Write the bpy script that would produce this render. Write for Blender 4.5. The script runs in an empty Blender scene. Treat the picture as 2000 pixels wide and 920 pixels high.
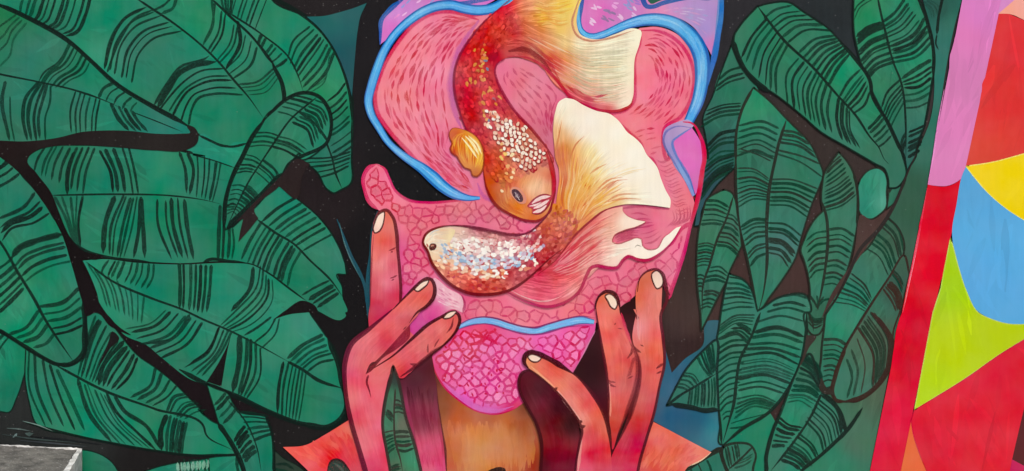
import bpy, math, random
import numpy as np
from mathutils import Vector
from mathutils.geometry import delaunay_2d_cdt

SC = bpy.context.scene
COL = SC.collection

# ------------------------------------------------------------ camera, sky, sun, exposure
S = 0.002                       # metres of wall per unit of the painting's drawing grid
ZC = 1.20                       # height of the middle of the view above the pavement
DIST = 3.3
cam_d = bpy.data.cameras.new("camera")
cam = bpy.data.objects.new("camera", cam_d); COL.objects.link(cam)
cam.location = (0, -DIST, ZC); cam.rotation_euler = (math.radians(90), 0, 0)
cam_d.sensor_width = 36.0; cam_d.lens = 36.0 * DIST / 4.0
cam_d.clip_start = 0.05; cam_d.clip_end = 400
SC.camera = cam

SUN_ELEV, SUN_AZ = 48.0, 158.0            # degrees; azimuth clockwise from +Y
world = bpy.data.worlds.new("World"); SC.world = world; world.use_nodes = True
wn = world.node_tree; bg = wn.nodes["Background"]
sky = wn.nodes.new("ShaderNodeTexSky"); sky.sky_type = 'NISHITA'; sky.sun_disc = False
sky.sun_elevation = math.radians(SUN_ELEV); sky.sun_rotation = math.radians(SUN_AZ)
sky.dust_density = 3.0; sky.air_density = 1.0
wn.links.new(sky.outputs[0], bg.inputs[0]); bg.inputs[1].default_value = 0.14
sun_d = bpy.data.lights.new("sun", 'SUN'); sun_d.energy = 2.15; sun_d.angle = math.radians(14)
sun_d.color = (1.0, 0.965, 0.90)
sun = bpy.data.objects.new("sun", sun_d); COL.objects.link(sun)
_a, _e = math.radians(SUN_AZ), math.radians(SUN_ELEV)
_dir = Vector((math.sin(_a) * math.cos(_e), math.cos(_a) * math.cos(_e), math.sin(_e)))
sun.rotation_euler = _dir.to_track_quat('Z', 'Y').to_euler(); sun.location = _dir * 6 + Vector((0, 0, 1))
SC.view_settings.view_transform = 'Standard'; SC.view_settings.look = 'None'
SC.view_settings.gamma = 1.0; SC.view_settings.exposure = -0.03; SC.view_settings.use_curve_mapping = False
SC.cycles.transparent_max_bounces = 128
SC.cycles.max_bounces = 4
GAIN = np.array((1.12, 1.12, 1.12))       # light that the wall returns for a white of 1.0

random.seed(7)
RNG = np.random.default_rng(11)

# ------------------------------------------------------------ drawing helpers
TILES = {'P': (0, 0, 1.0)}
for _k, _x in zip('ABCDEF', (0, 350, 700, 1050, 1300, 1600)):
    for _r, _y in ((1, 0), (2, 300), (3, 610)):
        TILES[_k + str(_r)] = (_x, _y, 2.9677)
TILES['C3'] = (650, 610, 2.9677); TILES['D3'] = (1000, 610, 2.9677)

def P(s):
    """'A1 10,20 30,40! P 5,6' -> points (x, y, sharp)"""
    t = TILES['P']; out = []
    for w in s.split():
        if w in TILES:
            t = TILES[w]; continue
        sh = w.endswith('!'); x, y = w.rstrip('!').split(',')
        out.append((t[0] + float(x) / t[2], t[1] + float(y) / t[2], 1.0 if sh else 0.0))
    return np.array(out)

def smooth(p, closed=False, step=4.0):
    p = np.asarray(p, float)
    if p.shape[1] == 2: p = np.c_[p, np.zeros(len(p))]
    keep = [0]
    for i in range(1, len(p)):
        if np.hypot(*(p[i, :2] - p[keep[-1], :2])) > 0.3: keep.append(i)
    p = p[keep]
    if closed and len(p) > 2 and np.hypot(*(p[0, :2] - p[-1, :2])) < 0.3: p = p[:-1]
    n = len(p); q = p[:, :2]; sh = p[:, 2] > 0.5
    segs = n if closed else n - 1
    out = []
    for i in range(segs):
        a, b = i, (i + 1) % n
        d = q[b] - q[a]; L = np.hypot(*d)
        def tan(j):
            if sh[j] or (not closed and j in (0, n - 1)): return d
            pr, nx = q[(j - 1) % n], q[(j + 1) % n]
            l0 = np.hypot(*(q[j] - pr)); l1 = np.hypot(*(nx - q[j]))
            v = ((q[j] - pr) / l0 * l1 + (nx - q[j]) / l1 * l0) / (l0 + l1)
            return v * L
        ta, tb = tan(a), tan(b)
        m = max(2, int(L / step))
        t = np.linspace(0, 1, m, endpoint=False)[:, None]
        h00 = 2*t**3 - 3*t**2 + 1; h10 = t**3 - 2*t**2 + t; h01 = -2*t**3 + 3*t**2; h11 = t**3 - t**2
        out.append(h00*q[a] + h10*ta + h01*q[b] + h11*tb)
    r = np.concatenate(out)
    if not closed: r = np.r_[r, q[-1:]]
    return r

def resample(c, n):
    d = np.r_[0, np.cumsum(np.hypot(*np.diff(c, axis=0).T))]
    t = np.linspace(0, d[-1], n)
    return np.c_[np.interp(t, d, c[:, 0]), np.interp(t, d, c[:, 1])]

def curve(s, n=24):
    p = P(s) if isinstance(s, str) else s
    return resample(smooth(p), n)

def srgb2lin(c):
    c = np.asarray(c, float) / 255.0
    return np.where(c <= 0.04045, c / 12.92, ((c + 0.055) / 1.055) ** 2.4)

def paint(c):
    return np.clip(srgb2lin(np.clip(c, 0, 255)) / GAIN, 0, 0.93)

def field(spec):
    """colour of the paint over the wall: one colour or spots 'x,y' -> colour blended like wet paint"""
    if isinstance(spec, tuple):
        c = np.array(spec, float)
        return lambda q: np.repeat(c[None], len(q), 0)
    pts, cols = [], []
    for where, c in spec:
        for p in P(where): pts.append(p[:2]); cols.append(c)
    pts = np.array(pts); cols = np.array(cols, float)
    def f(q):
        q = np.asarray(q, float)[:, :2]
        d2 = ((q[:, None] - pts[None]) ** 2).sum(2) + 170.0
        w = d2 ** -1.5
        return (w[..., None] * cols[None]).sum(1) / w.sum(1)[:, None]
    return f

def inside(q, poly):
    x, y = q[:, 0], q[:, 1]; r = np.zeros(len(q), bool)
    x0, y0 = poly[:, 0], poly[:, 1]; x1, y1 = np.roll(x0, -1), np.roll(y0, -1)
    for a, b, c, d in zip(x0, y0, x1, y1):
        if b == d: continue
        k = ((b > y) != (d > y)) & (x < (c - a) * (y - b) / (d - b) + a)
        r ^= k
    return r

# ------------------------------------------------------------ materials
def nd(nt, t, **kw):
    n = nt.nodes.new(t)
    for k, v in kw.items(): setattr(n, k, v)
    return n

def make_paint(name, alpha=False, grain=0.10, streak=0.10, mott=0.10, speck=0.0, rough=0.55, spec=0.05, dry=0.0, bump=0.12, hue=1.0):
    m = bpy.data.materials.new(name); m.use_nodes = True; nt = m.node_tree
    L = nt.links.new
    pb = nt.nodes["Principled BSDF"]; pb.inputs["Roughness"].default_value = rough
    pb.inputs["Specular IOR Level"].default_value = spec
    tc = nd(nt, "ShaderNodeTexCoord")
    ca = nd(nt, "ShaderNodeVertexColor", layer_name="Col")
    def noise(scale, sx, sz, detail=3.0, rot=0.0, dist=0.0):
        mp = nd(nt, "ShaderNodeMapping"); mp.inputs["Scale"].default_value = (sx, 1.0, sz)
        mp.inputs["Rotation"].default_value = (0, rot, 0)
        L(tc.outputs["Object"], mp.inputs["Vector"])
        nz = nd(nt, "ShaderNodeTexNoise"); nz.inputs["Scale"].default_value = scale
        nz.inputs["Detail"].default_value = detail; nz.inputs["Distortion"].default_value = dist
        L(mp.outputs[0], nz.inputs["Vector"]); return nz.outputs["Fac"]
    def math_(op, a, b=None):
        n = nd(nt, "ShaderNodeMath", operation=op)
        for i, v in enumerate((a, b)):
            if v is None: continue
            if isinstance(v, (int, float)): n.inputs[i].default_value = v
            else: L(v, n.inputs[i])
        return n.outputs[0]
    def rng(v, lo, hi, a=0.3, b=0.7):
        n = nd(nt, "ShaderNodeMapRange"); L(v, n.inputs[0])
        n.inputs[1].default_value = a; n.inputs[2].default_value = b
        n.inputs[3].default_value = lo; n.inputs[4].default_value = hi
        return n.outputs[0]
    big = noise(3.2, 1, 1, 4.0, dist=0.6)
    sv = noise(60, 1.0, 0.07, 4.0)
    sd = noise(55, 1.0, 0.08, 4.0, rot=0.9)
    gr = noise(420, 1, 1, 2.0)
    sel = rng(noise(2.3, 1, 1, 2.0), 0, 1, 0.42, 0.58)
    mixs = nd(nt, "ShaderNodeMix", data_type='FLOAT'); L(sel, mixs.inputs[0]); L(sv, mixs.inputs[2]); L(sd, mixs.inputs[3])
    st = mixs.outputs[0]
    f = math_('MULTIPLY', rng(big, 1 - mott, 1 + mott), rng(st, 1 - streak, 1 + streak))
    f = math_('MULTIPLY', f, rng(gr, 1 - grain, 1 + grain))
    vm = nd(nt, "ShaderNodeVectorMath", operation='SCALE'); L(ca.outputs["Color"], vm.inputs[0]); L(f, vm.inputs["Scale"])
    colour = vm.outputs[0]
    # a faint drift of hue where the paint was mixed unevenly
    hs = nd(nt, "ShaderNodeHueSaturation"); L(colour, hs.inputs["Color"])
    L(rng(noise(5.5, 1, 1, 3.0), 0.5 - 0.012 * hue, 0.5 + 0.012 * hue), hs.inputs["Hue"]); L(rng(noise(7.5, 1, 1, 3.0), 1 - 0.10 * hue, 1 + 0.08 * hue), hs.inputs["Saturation"])
    colour = hs.outputs[0]
    if speck > 0:                                        # chipped and dusty flecks
        vo = nd(nt, "ShaderNodeTexVoronoi"); vo.inputs["Scale"].default_value = 95
        L(tc.outputs["Object"], vo.inputs["Vector"])
        sp = nd(nt, "ShaderNodeSeparateColor"); L(vo.outputs["Color"], sp.inputs[0])
        fl = math_('MULTIPLY', math_('LESS_THAN', vo.outputs["Distance"], 0.17), math_('GREATER_THAN', sp.outputs[0], 1 - speck))
        fine = math_('MULTIPLY', rng(noise(700, 1, 1, 1.0), 0, 1, 0.58, 0.72), 0.13 if speck > 0.05 else 0.06)
        fl = math_('MINIMUM', math_('ADD', math_('MULTIPLY', fl, 0.35), fine), 1.0)
        mx = nd(nt, "ShaderNodeMix", data_type='RGBA'); L(fl, mx.inputs[0]); L(colour, mx.inputs[6]); mx.inputs[7].default_value = (0.33, 0.31, 0.30, 1)
        colour = mx.outputs[2]
    L(colour, pb.inputs["Base Color"])
    bp = nd(nt, "ShaderNodeBump"); bp.inputs["Strength"].default_value = bump; bp.inputs["Distance"].default_value = 0.0012
    L(math_('ADD', st, math_('MULTIPLY', gr, 0.5)), bp.inputs["Height"]); L(bp.outputs[0], pb.inputs["Normal"])
    if alpha:
        out = nt.nodes["Material Output"]; tr = nd(nt, "ShaderNodeBsdfTransparent"); ms = nd(nt, "ShaderNodeMixShader")
        a = ca.outputs["Alpha"]
        if dry > 0:
            br = rng(noise(150, 1, 1, 3.0), 1 - dry, 1.0, 0.36, 0.55)
            a = math_('MULTIPLY', a, br)
        # thin paint shows as opaque grains with gaps between them, as on a rough wall
        sn = nd(nt, "ShaderNodeVectorMath", operation='SNAP'); L(tc.outputs["Object"], sn.inputs[0]); sn.inputs[1].default_value = (0.0004,) * 3
        wh = nd(nt, "ShaderNodeTexWhiteNoise", noise_dimensions='3D'); L(sn.outputs[0], wh.inputs[0])
        a = math_('GREATER_THAN', a, wh.outputs[0])
        L(a, ms.inputs[0]); L(tr.outputs[0], ms.inputs[1]); L(pb.outputs[0], ms.inputs[2]); L(ms.outputs[0], out.inputs[0])
    return m

M = {
    'ground':  make_paint("dark_wall_paint", speck=0.10, mott=0.22, streak=0.12, grain=0.30),
    'leaf':    make_paint("green_leaf_paint", mott=0.08, streak=0.06, grain=0.08, speck=0.006),
    'body':    make_paint("figure_paint", mott=0.045, streak=0.04, grain=0.06),
    'panel':   make_paint("flat_panel_paint", mott=0.03, streak=0.025, grain=0.03, rough=0.5, hue=0.2),
    'stroke':  make_paint("brush_stroke_paint", alpha=True, dry=0.12, mott=0.04, streak=0.06, grain=0.06),
    'line':    make_paint("outline_paint", alpha=True, dry=0.08, mott=0.05, streak=0.08, grain=0.10),
}

# ------------------------------------------------------------ meshes painted on the wall
LAYER = [1]
LAYER[0] = 0.0
def nexty(depth=0.0):
    y = LAYER[0] - 3.0e-5; LAYER[0] = y - depth
    return y

FREE_MARKS = {'leaf_stripes', 'tick_marks', 'fold_marks', 'cracked_cells', 'magenta_rim', 'colour_dabs', 'pale_scales', 'scales', 'fin_rays', 'head_strokes',
              'neck_strokes', 'arm_strokes', 'shoulder_strokes', 'finger_strokes', 'palm_strokes', 'pale_streaks', 'pale_patch_marks', 'leaf_outline', 'leaf_gap', 'ribbon_core', 'brush_laps', 'midrib'}

class Brush:
    """collects paint shapes and links them as one mesh object"""
    def __init__(self):
        self.v, self.c, self.f, self.n, self.k, self.cells = [], [], [], 0, 0, {}
    def _add(self, q, cols, alpha, faces, lift=True):
        q = np.asarray(q)
        # paint laid over paint lies a hair higher: one step above whatever this stroke crosses
        mid = (q[:-1] + q[1:]) / 2
        near = np.hypot(*(q[1:] - q[:-1]).T) < 40
        ids = set(map(tuple, np.floor(np.r_[q, mid[near]] / 12.0).astype(int)))
        lev = 1 + max((self.cells.get(i, 0) for i in ids), default=0) if lift else 0
        for i in ids: self.cells[i] = max(lev, self.cells.get(i, 0))
        if not lift and self.k:                       # a filled shape covers all that was painted before it
            lev = self.k + 1
            for i in ids: self.cells[i] = lev
        self.k = max(self.k, lev); o = lev * 2.5e-6
        self.v.append(np.c_[(q[:, 0] - 1000) * S, np.full(len(q), -o), (460 - q[:, 1]) * S + ZC])
        self.c.append(np.c_[paint(cols), np.broadcast_to(alpha, (len(q),))])
        self.f += [[i + self.n for i in f] for f in faces]
        self.n += len(q)
    def fill(self, poly, col, grid=9.0, alpha=1.0):
        poly = np.asarray(poly)[:, :2]
        lo, hi = poly.min(0), poly.max(0)
        pts = poly
        if grid:
            g = np.stack(np.meshgrid(np.arange(lo[0], hi[0], grid), np.arange(lo[1], hi[1], grid)), -1).reshape(-1, 2)
            g[:, 0] += ((g[:, 1] / grid).astype(int) % 2) * grid / 2
            g = g[inside(g, poly)]
            if len(g):
                d = np.sqrt(((g[:, None] - poly[None]) ** 2).sum(2)).min(1)
                g = g[d > grid * 0.35]
            pts = np.r_[poly, g]
        n = len(poly)
        vs, es, fs, *_ = delaunay_2d_cdt([Vector(p) for p in pts], [], [list(range(n))], 1, 1e-4)
        q = np.array([(a.x, a.y) for a in vs])
        f = col if callable(col) else field(col)
        self._add(q, f(q), alpha, [list(t) for t in fs], False)
    def stroke(self, c, w, col, alpha=0.9, taper=(0.35, 0.25), wob=0.18, edge=None, soft=0.0, fade=0.0):
        """a brush stroke along the points c, w wide; the ends run thin, the sides may be soft"""
        c = np.asarray(c); n = len(c)
        t = np.gradient(c, axis=0); t /= np.maximum(np.hypot(t[:, 0], t[:, 1]), 1e-6)[:, None]
        nr = np.c_[-t[:, 1], t[:, 0]]
        u = np.linspace(0, 1, n)
        prof = np.ones(n)
        if taper[0] > 0: prof *= np.clip(0.25 + 0.75 * u / taper[0], 0, 1)
        if taper[1] > 0: prof *= np.clip(0.12 + 0.88 * (1 - u) / taper[1], 0, 1)
        if wob:
            ph = RNG.random(3) * 6.28
            prof *= 1 + wob * (np.sin(u * 9 + ph[0]) * 0.5 + np.sin(u * 21 + ph[1]) * 0.3)
        hw = (np.asarray(w) * prof / 2)[:, None]
        f = col if callable(col) else field(tuple(col))
        cc = f(c)
        al = np.full(n, float(alpha))
        if fade: al *= np.clip((1 - u) / fade, 0, 1) * np.clip(u / (fade * 0.6) + 0.2, 0, 1)
        if soft or edge is not None:
            k = (1 - soft) if soft else 0.62
            ec = cc if edge is None else np.repeat(np.array(edge, float)[None], n, 0)
            ea = al * (0.0 if soft else 1.0)
            q = np.concatenate([c + nr * hw, c + nr * hw * k, c - nr * hw * k, c - nr * hw])
            cols = np.concatenate([ec, ec if edge is not None and soft == 0 and False else cc, cc, ec])
            a = np.concatenate([ea, al, al, ea])
            rows = 4
        else:
            q = np.concatenate([c + nr * hw, c - nr * hw]); cols = np.concatenate([cc, cc]); a = np.concatenate([al, al]); rows = 2
        faces = [[r * n + i, r * n + i + 1, (r + 1) * n + i + 1, (r + 1) * n + i] for r in range(rows - 1) for i in range(n - 1)]
        self._add(q, cols, a, faces)
    def dab(self, p, l, w, ang, col, alpha=0.9, n=9):
        alpha = 1.0 if alpha > 0.55 else alpha
        t = np.linspace(0, 2 * np.pi, n, endpoint=False)
        r = 1 + 0.16 * np.sin(2 * t + RNG.random() * 6) + 0.08 * np.sin(3 * t + RNG.random() * 6)
        e = np.c_[np.cos(t) * l / 2 * r, np.sin(t) * w / 2 * r]
        ca, sa = math.cos(ang), math.sin(ang)
        q = np.asarray(p) + np.c_[e[:, 0] * ca - e[:, 1] * sa, e[:, 0] * sa + e[:, 1] * ca]
        self._add(q, np.repeat(np.array(col, float)[None], n, 0), alpha, [list(range(n))])
    def build(self, name, mat, parent=None, label=None, y=None):
        if not self.v: return None
        me = bpy.data.meshes.new(name)
        v = np.concatenate(self.v)
        me.from_pydata(v.tolist(), [], self.f)
        at = me.color_attributes.new("Col", 'FLOAT_COLOR', 'POINT')
        at.data.foreach_set("color", np.concatenate(self.c).astype(np.float32).ravel())
        me.materials.append(M[mat] if isinstance(mat, str) else mat)
        o = bpy.data.objects.new(name, me); COL.objects.link(o)
        o.location.y = nexty(self.k * 2.5e-6) if y is None else y
        if parent is not None:
            while parent.parent is not None and parent.parent.parent is not None: parent = parent.parent
            off = 0.0; q = parent
            while q is not None: off += q.location.y; q = q.parent
            o.parent = parent; o.location.y -= off
            # parents stand at the origin in x and z, or carry their own place
            px = pz = 0.0; q = parent
            while q is not None: px += q.location.x; pz += q.location.z; q = q.parent
            o.location.x = -px; o.location.z = -pz
        if label: o['label'] = label
        if name in FREE_MARKS: o['kind'] = 'stuff'
        return o

def lerp_strokes(b, n, A, B, w, col, alpha=0.9, jit=0.5, soft=0.0, wj=0.35, taper=(0.3, 0.35), shade=None):
    """n strokes spread between the guide strokes A and B"""
    m = 48
    a, c = curve(A, m), curve(B, m)
    for i in range(n):
        t = i / max(1, n - 1)
        t2 = np.clip(t + (RNG.random() - 0.5) * jit / max(1, n - 1) * (0 < i < n - 1), 0, 1)
        k = a * (1 - t2) + c * t2
        lo, hi = (RNG.random(2) * 0.05) if n > 2 else (0, 0)
        k = resample(k[int(lo * m): m - int(hi * m)], 18)
        if shade is not None:                       # run on to the vein or the rim they spring from
            e0, e1 = k[0] - k[2], k[-1] - k[-3]
            k = np.r_[[k[0] + e0 / (np.hypot(*e0) + 1e-6) * 3.5], k, [k[-1] + e1 / (np.hypot(*e1) + 1e-6) * 3.5]]
        cc = col
        if shade is not None:                       # thinned ink lets the colour below show
            f = RNG.random() ** 1.4; cc = tuple(np.array(col) * (1 - f) + np.array(shade) * f)
        b.stroke(k, w * (1 + (RNG.random() - 0.5) * 2 * wj), cc, alpha * (0.80 + 0.20 * RNG.random()), taper=taper, soft=soft)

def streaks(b, n, A, B, w, colfn, alpha=0.5, delta=28, span=(0.2, 0.6), bias=0.0, tint=None, seed=1, m=40, trange=(0, 1)):
    """fine hairs of paint running between two guide lines, a little lighter or darker than what they lie on"""
    r = np.random.default_rng(seed)
    a, c = curve(A, m), curve(B, m)
    for i in range(n):
        t = trange[0] + r.random() * (trange[1] - trange[0])
        k = a * (1 - t) + c * t
        L = span[0] + r.random() * (span[1] - span[0]); s0 = r.random() * (1 - L)
        k = resample(k[int(s0 * m): max(int((s0 + L) * m), int(s0 * m) + 4)], 14)
        # the hair is opaque paint that was mixed from what it lies on, so it blends along its length
        al = alpha * (0.5 + 0.5 * r.random())
        d = (r.random() * 2 - 1 + bias) * delta * al
        tc = None if tint is None else np.array(tint[r.integers(len(tint))], float)
        f = al * (0.45 + 0.55 * r.random())
        mix = (lambda q, d=d: colfn(q) + d * np.array((1.0, 1.0, 0.95))) if tc is None else (lambda q, tc=tc, f=f: colfn(q) * (1 - f) + tc * f)
        b.stroke(k, w * (0.6 + 0.8 * r.random()), mix, 1.0, taper=(0.4, 0.6))

def dashes(b, A, B, rows, per, l, w, cols, alpha=0.85, seed=3, clip=None, skip=0.1):
    """rows of short tick marks that follow the guides A..B"""
    r = np.random.default_rng(seed)
    m = 80; a, c = curve(A, m), curve(B, m)
    for i in range(rows):
        t = (i + 0.5) / rows
        k = a * (1 - t) + c * t
        tot = np.hypot(*np.diff(k, axis=0).T).sum()
        n = max(1, int(tot / per))
        for j in range(n):
            if r.random() < skip: continue
            s = ((j + 0.5 * (i % 2) + 0.25 + (r.random() - 0.5) * 0.35) / n)
            h = l * (0.6 + 0.8 * r.random()) / tot / 2
            if s - h < 0 or s + h > 1: continue
            q = resample(k[int((s - h) * (m - 1)): int((s + h) * (m - 1)) + 2], 8)
            q = q + (r.random(2) - 0.5) * per * 0.12
            if clip is not None and not inside(q[[0, 4, 7]], clip).all(): continue
            b.stroke(q, w * (0.6 + 0.8 * r.random()), cols[r.integers(len(cols))], alpha * (0.55 + 0.45 * r.random()), taper=(0.45, 0.45), wob=0)

def cell_edges(poly, sp, seed=5, ax=1.0, rot=0.0):
    """cracked-cell pattern: cells of a loose honeycomb inside poly; returns cells and their shared edges"""
    r = np.random.default_rng(seed)
    lo, hi = poly.min(0) - sp * 2, poly.max(0) + sp * 2
    pts = []
    ny = 0; y = lo[1]
    while y < hi[1]:
        x = lo[0] + (ny % 2) * sp * ax / 2
        while x < hi[0]:
            pts.append((x + (r.random() - 0.5) * sp * 0.8, y + (r.random() - 0.5) * sp * 0.7)); x += sp * ax
        y += sp * 0.86; ny += 1
    pts = np.array(pts)
    cells, edges, seen = [], [], set()
    for i, p in enumerate(pts):
        d = ((pts - p) ** 2).sum(1)
        if not inside(p[None], poly)[0] and np.sqrt(((poly - p) ** 2).sum(1)).min() > sp * 1.2: continue
        cell = [np.array((p[0] + sx * sp * 2, p[1] + sy * sp * 2)) for sx, sy in ((-1, -1), (1, -1), (1, 1), (-1, 1))]
        for j in np.argsort(d)[1:16]:
            mid, nn = (p + pts[j]) / 2, pts[j] - p
            new = []
            for k in range(len(cell)):
                a, c = cell[k], cell[(k + 1) % len(cell)]
                da, dc = (a - mid) @ nn, (c - mid) @ nn
                if da <= 0: new.append(a)
                if da * dc < 0: new.append(a + (c - a) * da / (da - dc))
            cell = new
        cells.append((p, np.array(cell)))
        for k in range(len(cell)):
            a, c = cell[k], cell[(k + 1) % len(cell)]
            key = tuple(np.round((a + c) / 2, 1))
            if key in seen or np.hypot(*(a - c)) < 1.0: continue
            seen.add(key); edges.append((a, c))
    return cells, edges

def draw_cells(b, poly, sp, line, w, alpha=0.8, seed=5, fillcol=None, fa=0.4, ax=1.15, lcols=None):
    r = np.random.default_rng(seed + 1)
    cells, edges = cell_edges(poly, sp, seed, ax)
    if fillcol is not None:
        for p, c in cells:
            if len(c) < 3 or not inside(c, poly).all(): continue
            k = p + (c - p) * (0.66 + 0.12 * r.random())
            k = resample(smooth(np.c_[k, np.zeros(len(k))], True, 3.0), 12)
            fc = np.array(fillcol[r.integers(len(fillcol))], float) + (r.random() - 0.5) * 14
            b._add(k, np.repeat(fc[None], 12, 0), fa * (0.5 + 0.5 * r.random()), [list(range(12))])
    for a, c in edges:
        n = 7; t = np.linspace(0, 1, n)[:, None]
        q = a + (c - a) * t
        nn = np.array((-(c - a)[1], (c - a)[0]))
        q = q + nn * (np.sin(t * np.pi) * (r.random() - 0.5) * 0.22)
        if not inside(q[[0, 3, 6]], poly).all(): continue
        lc = line if lcols is None else lcols(q[3:4])[0]
        b.stroke(q, w * (0.6 + 0.9 * r.random()), tuple(np.array(lc) + (r.random() - 0.5) * 16), alpha * (0.45 + 0.55 * r.random()), taper=(0.15, 0.15), wob=0.1)

# ------------------------------------------------------------ the wall, its step and the pavement
def box_mesh(name, x0, x1, y0, y1, z0, z1, mat, parent=None):
    me = bpy.data.meshes.new(name)
    v = [(x, y, z) for x in (x0, x1) for y in (y0, y1) for z in (z0, z1)]
    me.from_pydata(v, [], [(0, 1, 3, 2), (4, 6, 7, 5), (0, 4, 5, 1), (2, 3, 7, 6), (0, 2, 6, 4), (1, 5, 7, 3)])
    me.materials.append(mat)
    o = bpy.data.objects.new(name, me); COL.objects.link(o)
    if parent: o.parent = parent
    return o

def concrete(name, base, dark, scale=1.0, speck=0.6):
    m = bpy.data.materials.new(name); m.use_nodes = True; nt = m.node_tree; L = nt.links.new
    pb = nt.nodes["Principled BSDF"]; pb.inputs["Roughness"].default_value = 0.9; pb.inputs["Specular IOR Level"].default_value = 0.15
    tc = nd(nt, "ShaderNodeTexCoord")
    n1 = nd(nt, "ShaderNodeTexNoise"); n1.inputs["Scale"].default_value = 22 * scale; n1.inputs["Detail"].default_value = 7
    n2 = nd(nt, "ShaderNodeTexNoise"); n2.inputs["Scale"].default_value = 190 * scale; n2.inputs["Detail"].default_value = 3
    for n in (n1, n2): L(tc.outputs["Object"], n.inputs["Vector"])
    r = nd(nt, "ShaderNodeValToRGB"); r.color_ramp.elements[0].position = 0.36; r.color_ramp.elements[1].position = 0.66
    r.color_ramp.elements[0].color = (*dark, 1); r.color_ramp.elements[1].color = (*base, 1)
    L(n1.outputs["Fac"], r.inputs[0])
    r2 = nd(nt, "ShaderNodeValToRGB"); r2.color_ramp.elements[0].position = 0.60; r2.color_ramp.elements[1].position = 0.70
    L(n2.outputs["Fac"], r2.inputs[0])
    mx = nd(nt, "ShaderNodeMix", data_type='RGBA'); mx.inputs[7].default_value = (0.62, 0.60, 0.57, 1)
    ml = nd(nt, "ShaderNodeMath", operation='MULTIPLY'); L(r2.outputs[0], ml.inputs[0]); ml.inputs[1].default_value = speck
    L(ml.outputs[0], mx.inputs[0]); L(r.outputs[0], mx.inputs[6]); L(mx.outputs[2], pb.inputs["Base Color"])
    bp = nd(nt, "ShaderNodeBump"); bp.inputs["Strength"].default_value = 0.5; bp.inputs["Distance"].default_value = 0.004
    ad = nd(nt, "ShaderNodeMath", operation='ADD'); L(n1.outputs["Fac"], ad.inputs[0]); L(n2.outputs["Fac"], ad.inputs[1])
    L(ad.outputs[0], bp.inputs["Height"]); L(bp.outputs[0], pb.inputs["Normal"])
    return m

pave = box_mesh('pavement', -30, 30, -30, 1, -0.3, 0, concrete("paving", (0.33, 0.32, 0.30), (0.24, 0.235, 0.225)))
pave['kind'] = 'structure'

mural = bpy.data.objects.new('mural_wall', None); COL.objects.link(mural)
mural['label'] = 'painted mural wall with two goldfish, cupped hands and green banana leaves'
mural['category'] = 'mural'; mural['kind'] = 'thing'
box_mesh('masonry', -3.2, 3.2, 0.004, 0.25, 0, 3.0, concrete("render_coat", (0.40, 0.39, 0.37), (0.30, 0.29, 0.28)), mural)

b = Brush()
b.fill(smooth(P("P -400,-300! 2300,-300! 2300,1010! -400,1010!"), True, 60), [
    ("700,60 720,200", (24, 22, 25)), ("620,20 560,10", (33, 29, 30)), ("610,350 640,420", (32, 24, 26)), ("700,480 690,600", (18, 16, 18)),
    ("800,360 850,370", (18, 18, 20)), ("1420,40 1400,120 1500,10", (38, 37, 41)), ("1600,30 1650,90", (36, 44, 47)), ("1440,330 1390,470", (66, 50, 46)),
    ("1340,640 1350,560", (64, 48, 44)), ("1330,670", (48, 33, 32)), ("1560,540 1450,540 1650,470", (66, 47, 44)), ("1540,260 1600,290 1680,320", (56, 46, 43)),
    ("1430,230", (42, 40, 44)), ("60,290 40,310", (26, 17, 16)), ("150,400 160,540", (18, 11, 11)), ("220,640 380,790", (22, 12, 16)), ("70,840 30,850 160,860", (38, 41, 40)), ("300,880 600,850", (28, 26, 26)),
    ("1200,500 1170,700", (52, 24, 26))], grid=22)
base_coat = b.build('base_coat', 'ground', mural, 'near black base coat showing between the painted leaves')

INK = (17, 32, 27)
INKR = (40, 42, 35)

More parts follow.
